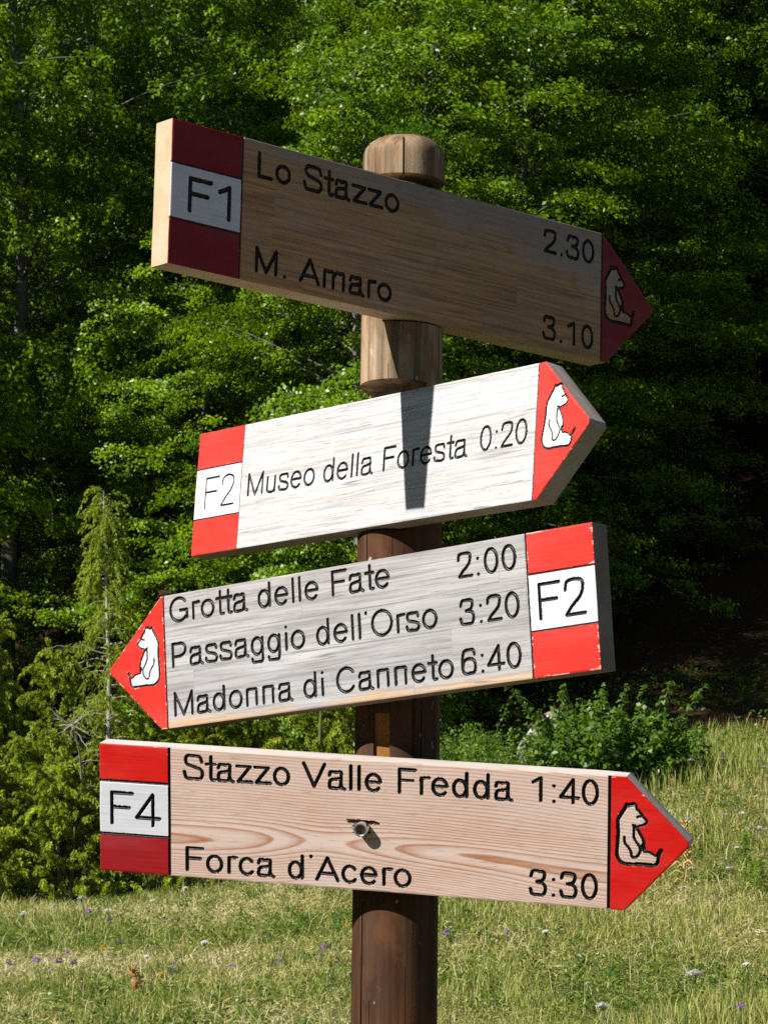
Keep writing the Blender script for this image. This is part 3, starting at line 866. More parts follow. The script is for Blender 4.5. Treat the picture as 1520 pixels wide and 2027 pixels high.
def build_post():
    bm = bmesh.new()
    prof = [(POST_R * 1.03, -.5), (POST_R * 1.02, .6), (POST_R, 1.3), (POST_R * .99, 1.8), (POST_R * .968, 2.2), (POST_R * .965, POST_TOP - .033), (POST_R * .957, POST_TOP - .0270), (POST_R * .935, POST_TOP - .0225),
            (POST_R * .88, POST_TOP - .0170), (POST_R * .78, POST_TOP - .0108), (POST_R * .66, POST_TOP - .0056), (POST_R * .50, POST_TOP - .0020), (POST_R * .25, POST_TOP)]
    n = 128
    rings = []
    for rr, z in prof:
        lean = math.tan(R_(.30)) * (z - 1.4)
        rings.append([bm.verts.new((POST_X + lean + rr * math.cos(2 * PI * k / n), rr * math.sin(2 * PI * k / n), z)) for k in range(n)])
    for a, c in zip(rings, rings[1:]):
        for k in range(n): bm.faces.new((a[k], a[(k + 1) % n], c[(k + 1) % n], c[k]))
    bm.faces.new(rings[0][::-1]); bm.faces.new(rings[-1])
    for f in bm.faces: f.smooth = True
    me = bpy.data.meshes.new('post'); bm.to_mesh(me); bm.free()
    o = link('wooden_post', me)
    cb = bmesh.new()
    for k, g0, g1 in ((1, .013, .003), (2, .021, .003)):       # the two upper boards sit in notches
        s_ = SIGNS[k]
        box_bm(cb, s_['M'], -.25, .25, -.25, s_['t'] + .0015, -s_['h'] / 2 - g1, s_['h'] / 2 + g0)
    def dirn(px, z):
        x = (px - 779) / 85.0
        th = math.asin(max(-1, min(1, x))); return th
    def radial(th, z, w, depth, z0, z1, ):
        lean = math.tan(R_(.30)) * (z - 1.4)
        Nd = Vector((math.sin(th), -math.cos(th), 0)); Ud = Vector((math.cos(th), math.sin(th), 0))
        Mx = Matrix((Ud, -Nd, Vector((0, 0, 1)))).transposed().to_4x4(); Mx.translation = Vector((POST_X + lean, 0, 0))
        box_bm(cb, Mx, -w / 2, w / 2, -POST_R * 1.2, -POST_R + depth, z0, z1)
    radial(dirn(714, 0), 1.3, .0026, .020, .2, 1.335)              # long drying check, lower post
    radial(dirn(714, 0), 1.75, .0020, .018, 1.838, 1.89)           # the same check between the middle signs
    radial(dirn(790, 0) - .14, 2.45, .0030, .018, 2.425, 2.60)     # check in the cap
    radial(dirn(747, 0), 1.6, .026, .0065, 1.40, 1.615)            # routed slot above the lowest sign
    radial(dirn(800, 0), 1.2, .0012, .012, .9, 1.24)
    radial(dirn(752, 0), 2.1, .0012, .010, 2.03, 2.14)
    radial(dirn(730, 0), 1.1, .0010, .010, .7, 1.19)
    bmesh.ops.recalc_face_normals(cb, faces=cb.faces)
    cm = bpy.data.meshes.new('cutter'); cb.to_mesh(cm); cb.free()
    co = link('cutter', cm)
    md = o.modifiers.new('cut', 'BOOLEAN'); md.object = co; md.operation = 'DIFFERENCE'; md.solver = 'EXACT'; md.use_self = True
    dg = bpy.context.evaluated_depsgraph_get()
    me2 = bpy.data.meshes.new_from_object(o.evaluated_get(dg))
    o.modifiers.clear(); o.data = me2
    bpy.data.objects.remove(co); bpy.data.meshes.remove(cm)
    me2.materials.clear(); me2.materials.append(M_POST)
    # fresh wood: vertices well inside the outer surface
    me2.name = 'wooden post'
    fr = me2.attributes.new('fresh', 'FLOAT', 'FACE')
    vals = []
    th0 = dirn(747, 0)
    for f in me2.polygons:
        c = f.center; lean = math.tan(R_(.30)) * (c.z - 1.4)
        r = math.hypot(c.x - POST_X - lean, c.y); th = math.atan2(c.x - POST_X - lean, -c.y)
        vals.append(.9 if (1.39 < c.z < 1.63 and r < POST_R * .95 and abs(th - th0) < .2 and abs(f.normal.z) < .5) else 0.0)
        f.use_smooth = abs(f.normal.z) < .3 and r > POST_R * .94
    fr.data.foreach_set('value', vals)
    me2.set_sharp_from_angle(angle=R_(25))
    tag(o, 'round brown-stained wooden post with a domed top carrying four signs', 'post')
    print('post verts', len(me2.vertices))
build_post()

# ------------------------------------------------------------------ stroke font (round-ended router lettering)
def cr(pts, n=7):
    """Catmull-Rom through pts"""
    p = np.array(pts, float); q = np.vstack([2 * p[0] - p[1], p, 2 * p[-1] - p[-2]])
    out = []
    for i in range(1, len(q) - 2):
        t = np.linspace(0, 1, n, endpoint=False)[:, None]
        a, b_, c_, d_ = q[i - 1], q[i], q[i + 1], q[i + 2]
        out.append(.5 * (2 * b_ + (c_ - a) * t + (2 * a - 5 * b_ + 4 * c_ - d_) * t ** 2 + (3 * b_ - a - 3 * c_ + d_) * t ** 3))
    return np.vstack([*out, p[-1:]])
def arc(cx, cy, rx, ry, a0, a1, n=30):
    a = np.radians(np.linspace(a0, a1, n)); return np.stack([cx + rx * np.cos(a), cy + ry * np.sin(a)], 1)
def ln(*p): return np.array(p, float)

def glyph(ch, h):
    X = .725
    if ch == 'L': return .777, [ln((.10 + h, 1 - h), (.10 + h, h), (.68, h))]
    if ch == 'F': return .853, [ln((.12 + h, h), (.12 + h, 1 - h), (.78, 1 - h)), ln((.12 + h, .53), (.69, .53))]
    if ch == 'P': return .93, [ln((.11 + h, h), (.11 + h, 1 - h), (.55, 1 - h)), arc(.55, .72 - h * .3, .31 - h, .28 - h * .7, 90, -90, 20), ln((.55, .44), (.11 + h, .44))]
    if ch == 'M': return 1.163, [ln((.10 + h, h), (.10 + h, 1 - h), (.58, h), (1.06 - h, 1 - h), (1.06 - h, h))]
    if ch == 'A': return .93, [ln((.0 + h, h), (.465, 1 - h), (.93 - h, h)), ln((.19, .32), (.74, .32))]
    if ch == 'V': return .93, [ln((.0 + h, 1 - h), (.465, h), (.93 - h, 1 - h))]
    if ch == 'O': return 1.087, [arc(.543, .5, .49 - h, .515 - h, 0, 360, 48)]
    if ch == 'C': return 1.008, [arc(.53, .5, .46 - h, .515 - h, 38, 322, 44)]
    if ch == 'G': return 1.087, [np.vstack([arc(.54, .5, .48 - h, .515 - h, 42, 318, 44), [(.99 - h, .15), (.99 - h, .46)]]), ln((.60, .46), (.99 - h, .46))]
    if ch == 'S': return .93, [cr([(.79, .71), (.71, .90), (.47, 1.01 - h), (.22, .92), (.14 + h * .3, .75), (.23, .60), (.47, .52), (.73, .43), (.84 - h * .3, .27), (.73, .08), (.46, -.01 + h), (.19, .08), (.08 + h * .4, .31)])]
    if ch == 'o': return .777, [arc(.384, .3625, .338 - h, .377 - h, 0, 360, 40)]
    if ch == 'e': return .777, [np.vstack([[(.075 + h, .385)], [(.715 - h, .385)], arc(.384, .3625, .334 - h, .377 - h, 6, 318, 40)])]
    if ch == 'c': return .698, [arc(.375, .3625, .325 - h, .377 - h, 42, 322, 36)]
    if ch == 'a': return .777, [cr([(.08 + h * .5, .53), (.17, .67), (.36, .735 - h), (.55, .67), (.63 - h, .50)]), cr([(.63 - h, .50), (.63 - h, .22), (.645 - h * .6, .09), (.71 - h * .2, h * .4 + .01)]),
                                cr([(.63 - h, .45), (.42, .41), (.18, .36), (.05 + h, .21), (.14, .05 + h * .3), (.30, -.01 + h), (.50, .06 + h * .3), (.62 - h, .23)])]
    if ch == 'd': return .777, [arc(.345, .3625, .30 - h, .377 - h, 0, 360, 36), ln((.67 - h, h), (.67 - h, 1 - h))]
    if ch == 'g': return .777, [arc(.345, .3625, .30 - h, .377 - h, 0, 360, 36), np.vstack([[(.67 - h, X - h)], cr([(.67 - h, .30), (.665 - h, -.06), (.56, -.23), (.35, -.295 + h), (.16, -.23), (.09 + h * .3, -.12)])])]
    if ch == 'u': return .777, [np.vstack([[(.09 + h, X - h)], cr([(.09 + h, .30), (.13 + h * .6, .10), (.32, -.012 + h), (.52, .07), (.65 - h, .26)])]), ln((.65 - h, X - h), (.65 - h, h))]
    if ch == 'n': return .777, [ln((.09 + h, h), (.09 + h, X - h)), np.vstack([cr([(.09 + h, .46), (.20, .66), (.40, .737 - h), (.59, .65), (.655 - h, .46)]), [(.655 - h, h)]])]
    if ch == 'm': return 1.163, [ln((.09 + h, h), (.09 + h, X - h)), np.vstack([cr([(.09 + h, .47), (.18, .66), (.35, .737 - h), (.52, .66), (.62 - h, .48)]), [(.62 - h, h)]]),
                                 np.vstack([cr([(.62 - h, .47), (.68, .66), (.83, .737 - h), (.99, .66), (1.07 - h, .48)]), [(1.07 - h, h)]])]
    if ch == 'r': return .465, [ln((.09 + h, h), (.09 + h, X - h)), cr([(.09 + h, .44), (.16, .63), (.27, .735 - h), (.44, .70 - h * .3)])]
    if ch == 's': return .698, [cr([(.60 - h * .3, .54), (.53, .67), (.34, .735 - h), (.15, .66), (.09 + h * .3, .54), (.17, .42), (.34, .37), (.54, .30), (.625 - h * .4, .19), (.54, .05 + h * .2), (.34, -.01 + h), (.13, .06 + h * .2), (.045 + h * .5, .20)])]
    if ch == 't': return .388, [np.vstack([[(.22, .93)], cr([(.22, .40), (.22, .14), (.27, .03 + h * .4), (.37, .0 + h)])]), ln((.04, X - h), (.37, X - h))]
    if ch == 'z': return .698, [ln((.06, X - h), (.61 - h * .5, X - h), (.04 + h, h), (.65, h))]
    if ch == 'l': return .31, [ln((.155, h), (.155, 1 - h))]
    if ch == 'i': return .31, [ln((.155, h), (.155, X - h)), ln((.155, .97 - h), (.155, .965 - h))]
    if ch == "'": return .30, [ln((.15, 1.02 - h), (.15, .93))]
    if ch == '.': return .388, [ln((.19, h), (.195, h))]
    if ch == ':': return .388, [ln((.19, h), (.195, h)), ln((.19, X - h), (.195, X - h))]
    if ch == ' ': return .388, []
    if ch == '0': return .777, [arc(.386, .5, .328 - h, .507 - h, 0, 360, 44)]
    if ch == '1': return .777, [ln((.18, .76), (.33, .84), (.47, 1 - h), (.47, h))]
    if ch == '2': return .777, [np.vstack([cr([(.09 + h * .3, .70), (.16, .90), (.38, 1.005 - h), (.61, .90), (.665 - h * .5, .72), (.55, .50), (.28, .25), (.06 + h, h)]), [(.70 - h * .4, h)]])]
    if ch == '3': return .777, [cr([(.08 + h * .3, .74), (.17, .92), (.37, 1.005 - h), (.58, .91), (.63 - h * .3, .75), (.53, .60), (.33, .54)]), cr([(.33, .54), (.57, .48), (.68 - h * .4, .30), (.58, .08), (.36, -.005 + h), (.15, .08), (.06 + h * .3, .26)])]
    if ch == '4': return .777, [ln((.52, h), (.52, 1 - h), (.05, .26), (.72, .26))]
    if ch == '6': return .777, [cr([(.67 - h * .4, .75), (.58, .93), (.40, 1.005 - h), (.19, .89), (.075 + h * .5, .55), (.10 + h * .3, .18), (.24, .04 + h * .3), (.40, -.005 + h), (.60, .08 + h * .2), (.69 - h * .4, .31), (.60, .53), (.40, .63 - h * .3), (.20, .54), (.09 + h * .5, .34)])]
    raise ValueError(ch)

def text_strokes(txt, uL, uR, vb, cap, w):
    """polylines in board u, v so that the ink runs from uL to uR"""
    h = w / cap / 2
    x = 0; words = [[]]
    for c_ in txt:
        adv, pl = glyph(c_, h)
        if c_ == ' ': words.append([])
        words[-1] += [p + np.array([x, 0]) for p in pl]
        x += adv
    out = [p for wd in words for p in wd]
    lo = min(p[:, 0].min() for p in out) - h; hi = max(p[:, 0].max() for p in out) + h
    k = (uR - uL - w) / (hi - lo - 2 * h)
    return [[np.stack([uL + w / 2 + (p[:, 0] - lo - h) * k, vb + p[:, 1] * cap], 1) for p in wd] for wd in words]

BEAR_Z = [  # the park's seated bear, traced: strokes (points, relative width)
    ([(470, 275), (430, 370), (345, 500), (272, 625), (266, 720), (276, 900), (266, 1100), (247, 1290), (247, 1430), (285, 1540), (370, 1622), (490, 1662), (650, 1662), (850, 1670), (1050, 1690), (1130, 1688), (1185, 1630), (1208, 1500), (1240, 1400), (1272, 1345)], 1.0),
    ([(475, 285), (520, 300), (560, 292), (640, 270)], 1.15),
    ([(640, 275), (690, 300), (712, 385), (768, 440), (825, 515), (850, 560), (905, 622), (936, 662), (920, 715), (858, 762), (780, 778), (690, 800), (625, 762)], .8),
    ([(725, 570), (800, 555), (830, 530)], .8), ([(780, 470), (835, 540)], .7),
    ([(640, 770), (637, 900), (638, 1020), (680, 1120), (748, 1220), (790, 1310), (765, 1415), (690, 1500), (605, 1502), (580, 1440), (570, 1370), (512, 1270), (440, 1180), (415, 1090), (420, 1035)], .78),
    ([(700, 810), (730, 860), (790, 970), (850, 1080), (872, 1180), (868, 1330)], .85), ([(660, 790), (690, 815)], 1.2), ([(845, 1250), (868, 1320)], 1.3),
    ([(868, 1370), (950, 1380), (1050, 1410), (1130, 1468), (1195, 1475)], .7), ([(1205, 1450), (1262, 1360)], 1.25)]
BEAR_FILL = [(470, 275), (345, 500), (272, 625), (266, 720), (276, 900), (266, 1100), (247, 1290), (247, 1430), (285, 1540), (370, 1622), (490, 1662), (650, 1662), (850, 1670), (1130, 1688), (1185, 1630), (1208, 1500), (1130, 1468), (1050, 1410), (950, 1380), (868, 1370), (872, 1180), (850, 1080), (790, 970), (725, 850), (700, 800), (858, 762), (920, 715), (936, 662), (850, 560), (768, 440), (712, 385), (690, 300), (640, 270), (560, 292)]
def inside(poly, X, Y):
    r = np.zeros(X.shape, bool); n = len(poly)
    for i in range(n):
        x0, y0 = poly[i]; x1, y1 = poly[(i + 1) % n]
        if y0 == y1: continue
        c = ((y0 > Y) != (y1 > Y)) & (X < (x1 - x0) * (Y - y0) / (y1 - y0) + x0)
        r ^= c
    return r

# ------------------------------------------------------------------ sign materials
def wood_board(name, kind):
    b = NB(name)
    v = b.obj()
    st = b.attr('stave'); gl = b.attr('glue')
    mv = b.n('Mapping'); b.put(mv.inputs[0], v); mv.inputs['Scale'].default_value = (5, 5, 190)
    off = b.n('CombineXYZ'); b.put(off.inputs[0], b.math('MULTIPLY', st, 37.0)); b.put(off.inputs[2], b.math('MULTIPLY', st, 91.0)); b.put(mv.inputs['Location'], off.outputs[0])
    fine = b.noise(mv.outputs[0], 1.0, 5, .65, .3)
    mid = b.noise(b.mapv(v, (2.6, 2.6, 46)), 1.0, 4, .6, .8)
    big = b.noise(b.mapv(v, (4, 4, 11)), 1.0, 4, .6, .4)
    pores = b.ramp(b.noise(b.mapv(v, (26, 26, 620)), 1.0, 3, .6), [(.60, 0.0), (.70, 1.0)])
    sep = b.n('SeparateXYZ'); b.put(sep.inputs[0], v)
    if kind == 'oak':        # oiled oak, greying along the top
        c = b.mix(mid, (.40, .185, .065), (.62, .36, .17))
        c = b.mix(b.ramp(fine, [(.36, 0.0), (.64, .9)]), c, (.17, .08, .033))
        c = b.mix(b.math('MULTIPLY', st, .35), c, (.46, .31, .18))
        gr = b.math('ADD', sep.outputs[2], b.math('MULTIPLY', b.math('SUBTRACT', big, .5), .16))
        gr = b.math('ADD', gr, b.math('MULTIPLY', sep.outputs[0], .09))
        m1 = b.n('MapRange'); b.put(m1.inputs[0], gr); m1.inputs[1].default_value = .045; m1.inputs[2].default_value = .085; m1.inputs[4].default_value = .8
        c = b.mix(m1.outputs[0], c, (.28, .225, .205))
        c = b.mix(b.math('MULTIPLY', b.ramp(big, [(.5, 0.0), (.66, 1.0)]), .3), c, (.44, .33, .27))
        pc, rough = (.15, .09, .05), .6
    elif kind == 'bleached':
        c = b.mix(b.ramp(mid, [(.35, 0.0), (.7, 1.0)]), (.47, .465, .47), (.60, .60, .615))
        c = b.mix(b.math('MULTIPLY', st, .18), c, (.52, .48, .43))
        c = b.mix(b.ramp(fine, [(.48, 0.0), (.72, .75)]), c, (.20, .195, .20))
        c = b.mix(b.ramp(b.noise(b.mapv(v, (18, 18, 70)), 1.0, 3), [(.66, 0.0), (.74, .6)]), c, (.50, .30, .15))
        pc, rough = (.17, .16, .155), .65
    elif kind == 'grey':
        c = b.mix(b.ramp(mid, [(.32, 0.0), (.72, 1.0)]), (.28, .275, .285), (.47, .465, .48))
        c = b.mix(b.math('MULTIPLY', st, .25), c, (.46, .41, .38))
        c = b.mix(b.ramp(fine, [(.46, 0.0), (.68, .8)]), c, (.165, .15, .15))
        low = b.n('MapRange'); b.put(low.inputs[0], b.math('ADD', sep.outputs[2], b.math('MULTIPLY', big, .055))); low.inputs[1].default_value = -.062; low.inputs[2].default_value = -.076; low.inputs[4].default_value = .75
        c = b.mix(low.outputs[0], c, (.55, .34, .17))
        pc, rough = (.17, .155, .15), .7
    else:                    # pine with growth rings
        rg = b.attr('ring'); ct = b.attr('ringc')
        wob = b.math('MULTIPLY', b.math('SUBTRACT', b.noise(b.mapv(v, (7, 7, 40)), 1.0, 3), .5), .5)
        fr = b.math('FRACT', b.math('ADD', rg, wob))
        prof = b.ramp(fr, [(0.0, .0), (.42, .05), (.74, .55), (.86, 1.0), (.95, .75), (1.0, 0.0)])
        c = b.mix(mid, (.53, .39, .33), (.64, .515, .46))
        c = b.mix(b.ramp(fine, [(.45, 0.0), (.75, .45)]), c, (.45, .32, .26))
        oc = b.mix(big, (.36, .115, .03), (.33, .13, .055))
        c = b.mix(b.math('MULTIPLY', prof, ct), c, oc)
        c = b.mix(b.math('MULTIPLY', b.ramp(big, [(.45, 0.0), (.7, 1.0)]), .3), c, (.64, .59, .55))
        pc, rough = (.30, .18, .12), .6
    c = b.mix(b.math('MULTIPLY', pores, .7), c, pc)
    if kind in ('bleached', 'grey'):      # drying cracks along the grain
        cn = b.noise(b.mapv(v, (1.1, 1.1, 75), (3, 0, 1)), 1.0, 2, .45, .1)
        ck = b.ramp(b.math('ABSOLUTE', b.math('SUBTRACT', cn, .5)), [(0.0, 1.0), (.005, .7), (.012, 0.0)])
        ck = b.math('MULTIPLY', ck, b.ramp(b.noise(b.mapv(v, (3, 3, 9)), 1.0, 2), [(.42, 0.0), (.56, 1.0)]))
        c = b.mix(b.math('MULTIPLY', ck, .55), c, (.07, .062, .058))
    c = b.mix(b.math('MULTIPLY', gl, .35), c, tuple(x * .7 for x in pc))
    h = b.math('SUBTRACT', b.math('MULTIPLY', fine, .7), b.math('ADD', b.math('MULTIPLY', pores, .5), gl))
    return b.out(b.pbr(c, rough, b.bump(h, .5, .0012), .3))

def side_wood(name, a, b_, dirt):
    b = NB(name); v = b.obj()
    g = b.noise(b.mapv(v, (7, 120, 120)), 1.0, 4, .6); bg_ = b.noise(v, 14, 4)
    c = b.mix(g, a, b_); c = b.mix(b.ramp(bg_, [(.4, 0.0), (.7, .6)]), c, dirt)
    return b.out(b.pbr(c, .75, b.bump(g, .4, .001), .2))

def paint(name, col, col2, wear, wood, seed):
    b = NB(name); v = b.obj()
    g = b.noise(b.mapv(v, (9, 9, 260), (seed, 0, seed)), 1.0, 4, .6); n = b.noise(b.mapv(v, (1, 1, 1), (seed, 0, 0)), 22, 5, .6); n2 = b.noise(b.mapv(v, (26, 26, 130), (seed, 1, 0)), 1.0, 4, .65)
    c = b.mix(b.ramp(n, [(.3, 0.0), (.7, 1.0)]), col, col2)
    c = b.mix(b.math('MULTIPLY', b.ramp(g, [(.45, 0.0), (.75, 1.0)]), .42), c, tuple(x * .55 for x in col))
    c = b.mix(b.math('MULTIPLY', b.ramp(b.noise(b.mapv(v, (5, 5, 16), (seed, 0, 2)), 1.0, 4, .6), [(.45, 0.0), (.72, 1.0)]), .22), c, tuple(min(.85, x + .10) for x in col))
    k = b.ramp(b.math('ADD', n2, b.math('MULTIPLY', b.attr('edge'), .20)), [(.78 - wear, 0.0), (.83 - wear, 1.0)])
    c = b.mix(b.math('MULTIPLY', k, .8), c, wood)
    return b.out(b.pbr(c, b.math('ADD', .42, b.math('MULTIPLY', n, .2)), b.bump(g, .35, .0009), .22))
b = NB('black groove paint'); n = b.noise(b.obj(), 300, 3)
M_BLACK = b.out(b.pbr(b.mix(n, (.004, .004, .0045), (.010, .0095, .0095)), .42, b.bump(n, .3, .0006), .3))
b = NB('torn wood and dark bore'); n = b.noise(b.obj(), 260, 4)
M_HOLE = b.out(b.pbr(b.mix(n, (.02, .014, .011), (.20, .15, .12)), .9, b.bump(n, .8, .002), .1))
b = NB('zinc steel'); n = b.noise(b.obj(), 400, 3)
M_STEEL = b.out(b.pbr(b.mix(n, (.55, .56, .58), (.75, .75, .76)), .24, b.bump(n, .2, .0004), .5, .9))

DX = 0.0008
SPEC = {
 1: dict(label='top wooden trail sign F1 in shade, pointing right to Lo Stazzo', poly='R', ul=-.4851, u1=-.3580, u2=.3794, ua=.3815, ub=.3921, ut=.4993, vm=-.0018, w=.0048, wl=.0030,
         wood='oak', text=[('destination_lettering', 'Lo Stazzo', -.3303, -.0558, .0501, .0400, .0060), ('destination_lettering', 'M. Amaro', -.3302, -.0669, -.0895, .0396, .0060),
                           ('time_lettering', '2.30', .2484, .3624, .0494, .0395, .0057), ('time_lettering', '3.10', .2482, .3627, -.0905, .0400, .0057)],
         num=('F1', -.4537, -.3766, -.0258, .0535, .0068), bear=[[0.06495, 0.00358], [0.00102, -0.06423], [0.37065, 0.06952]], bw=.0056, bfill='wood'),
 2: dict(label='whitewashed trail sign F2 in sun, pointing right to Museo della Foresta', poly='R', ul=-.4090, u1=-.2976, u2=.3434, ua=.3560, ub=.3510, ut=.4455, vm=.0006, w=.003, wl=.0018,
         wood='bleached', text=[('destination_lettering', 'Museo della Foresta', -.2805, .2080, -.0196, .0385, .0042), ('time_lettering', '0:20', .2320, .3275, -.0160, .0385, .0042)],
         num=('F2', -.3847, -.3118, -.0275, .0520, .0033), bear=[[0.06053, 0.00219], [-0.00638, -0.06641], [0.35076, 0.0799]], bw=.0035, bfill='white'),
 3: dict(label='weathered grey trail sign F2 with three destinations, pointing left', poly='L', ul=.4405, u1=.3275, u2=-.3546, ua=-.3604, ub=-.3677, ut=-.4717, vm=-.0015, w=.004, wl=.0026,
         wood='grey', text=[('destination_lettering', 'Grotta delle Fate', -.3433, .0856, .0586, .0398, .0051), ('destination_lettering', "Passaggio dell'Orso", -.3418, .1681, -.0118, .0402, .0051),
                            ('destination_lettering', 'Madonna di Canneto', -.3410, .1921, -.0877, .0393, .0051), ('time_lettering', '2:00', .2070, .3105, .0540, .0385, .0051),
                            ('time_lettering', '3:20', .2061, .3116, -.0147, .0388, .0051), ('time_lettering', '6:40', .2048, .3098, -.0863, .0385, .0051)],
         num=('F2', .3433, .4235, -.0242, .0545, .0054), bear=[[-0.06318, 0.00491], [-0.00128, -0.06526], [-0.35062, 0.07325]], bw=.0035, bfill='white'),
 4: dict(label='lowest pine trail sign F4 with a bolt, pointing right to Stazzo Valle Fredda', poly='R', ul=-.4321, u1=-.3197, u2=.3528, ua=.3768, ub=.3766, ut=.4678, vm=.0048, w=.0055, wl=.0046,
         wood='pine', text=[('destination_lettering', 'Stazzo Valle Fredda', -.2982, .2113, .0505, .0395, .0056), ('destination_lettering', "Forca d'Acero", -.2943, .0584, -.0895, .0390, .0056),
                            ('time_lettering', '1:40', .2374, .3372, .0519, .0388, .0054), ('time_lettering', '3:30', .2345, .3372, -.0867, .0395, .0054)],
         num=('F4', -.4154, -.3326, -.0265, .0525, .0056), bear=[[0.06272, 0.00454], [0.00073, -0.06301], [0.34772, 0.07266]], bw=.0056, bfill='wood'),
}
RED = (.52, .012, .014)
def sign_mats(k):
    if k == 1:
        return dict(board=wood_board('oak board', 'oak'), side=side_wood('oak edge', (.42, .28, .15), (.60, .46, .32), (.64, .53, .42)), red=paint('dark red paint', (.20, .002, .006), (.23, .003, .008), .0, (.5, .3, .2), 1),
                    white=paint('white paint aged', (.66, .63, .68), (.62, .60, .66), .02, (.45, .38, .34), 2))
    if k == 2:
        return dict(board=wood_board('bleached board', 'bleached'), side=side_wood('bleached edge', (.26, .20, .15), (.42, .36, .31), (.46, .44, .46)), red=paint('faded red paint', (.70, .040, .026), (.62, .026, .020), .0, (.85, .6, .5), 3),
                    white=paint('white paint fresh', (.74, .74, .75), (.70, .70, .72), .0, (.6, .5, .4), 4))
    if k == 3:
        return dict(board=wood_board('grey board', 'grey'), side=side_wood('grey edge', (.16, .115, .085), (.26, .20, .17), (.30, .25, .24)), red=paint('worn red paint', (.60, .024, .012), (.52, .016, .012), .09, (.85, .55, .45), 5),
                    white=paint('white paint worn', (.66, .66, .68), (.60, .60, .63), .03, (.55, .5, .45), 6))
    return dict(board=wood_board('pine board', 'pine'), side=side_wood('pine edge', (.52, .43, .38), (.62, .57, .53), (.66, .63, .60)), red=paint('bright red paint', (.52, .006, .004), (.58, .008, .005), .0, (.8, .5, .4), 7),
                white=paint('white paint satin', (.60, .61, .66), (.56, .57, .63), .0, (.5, .45, .4), 8), red2=paint('darker red paint', (.30, .008, .012), (.27, .007, .011), .0, (.6, .3, .3), 9))

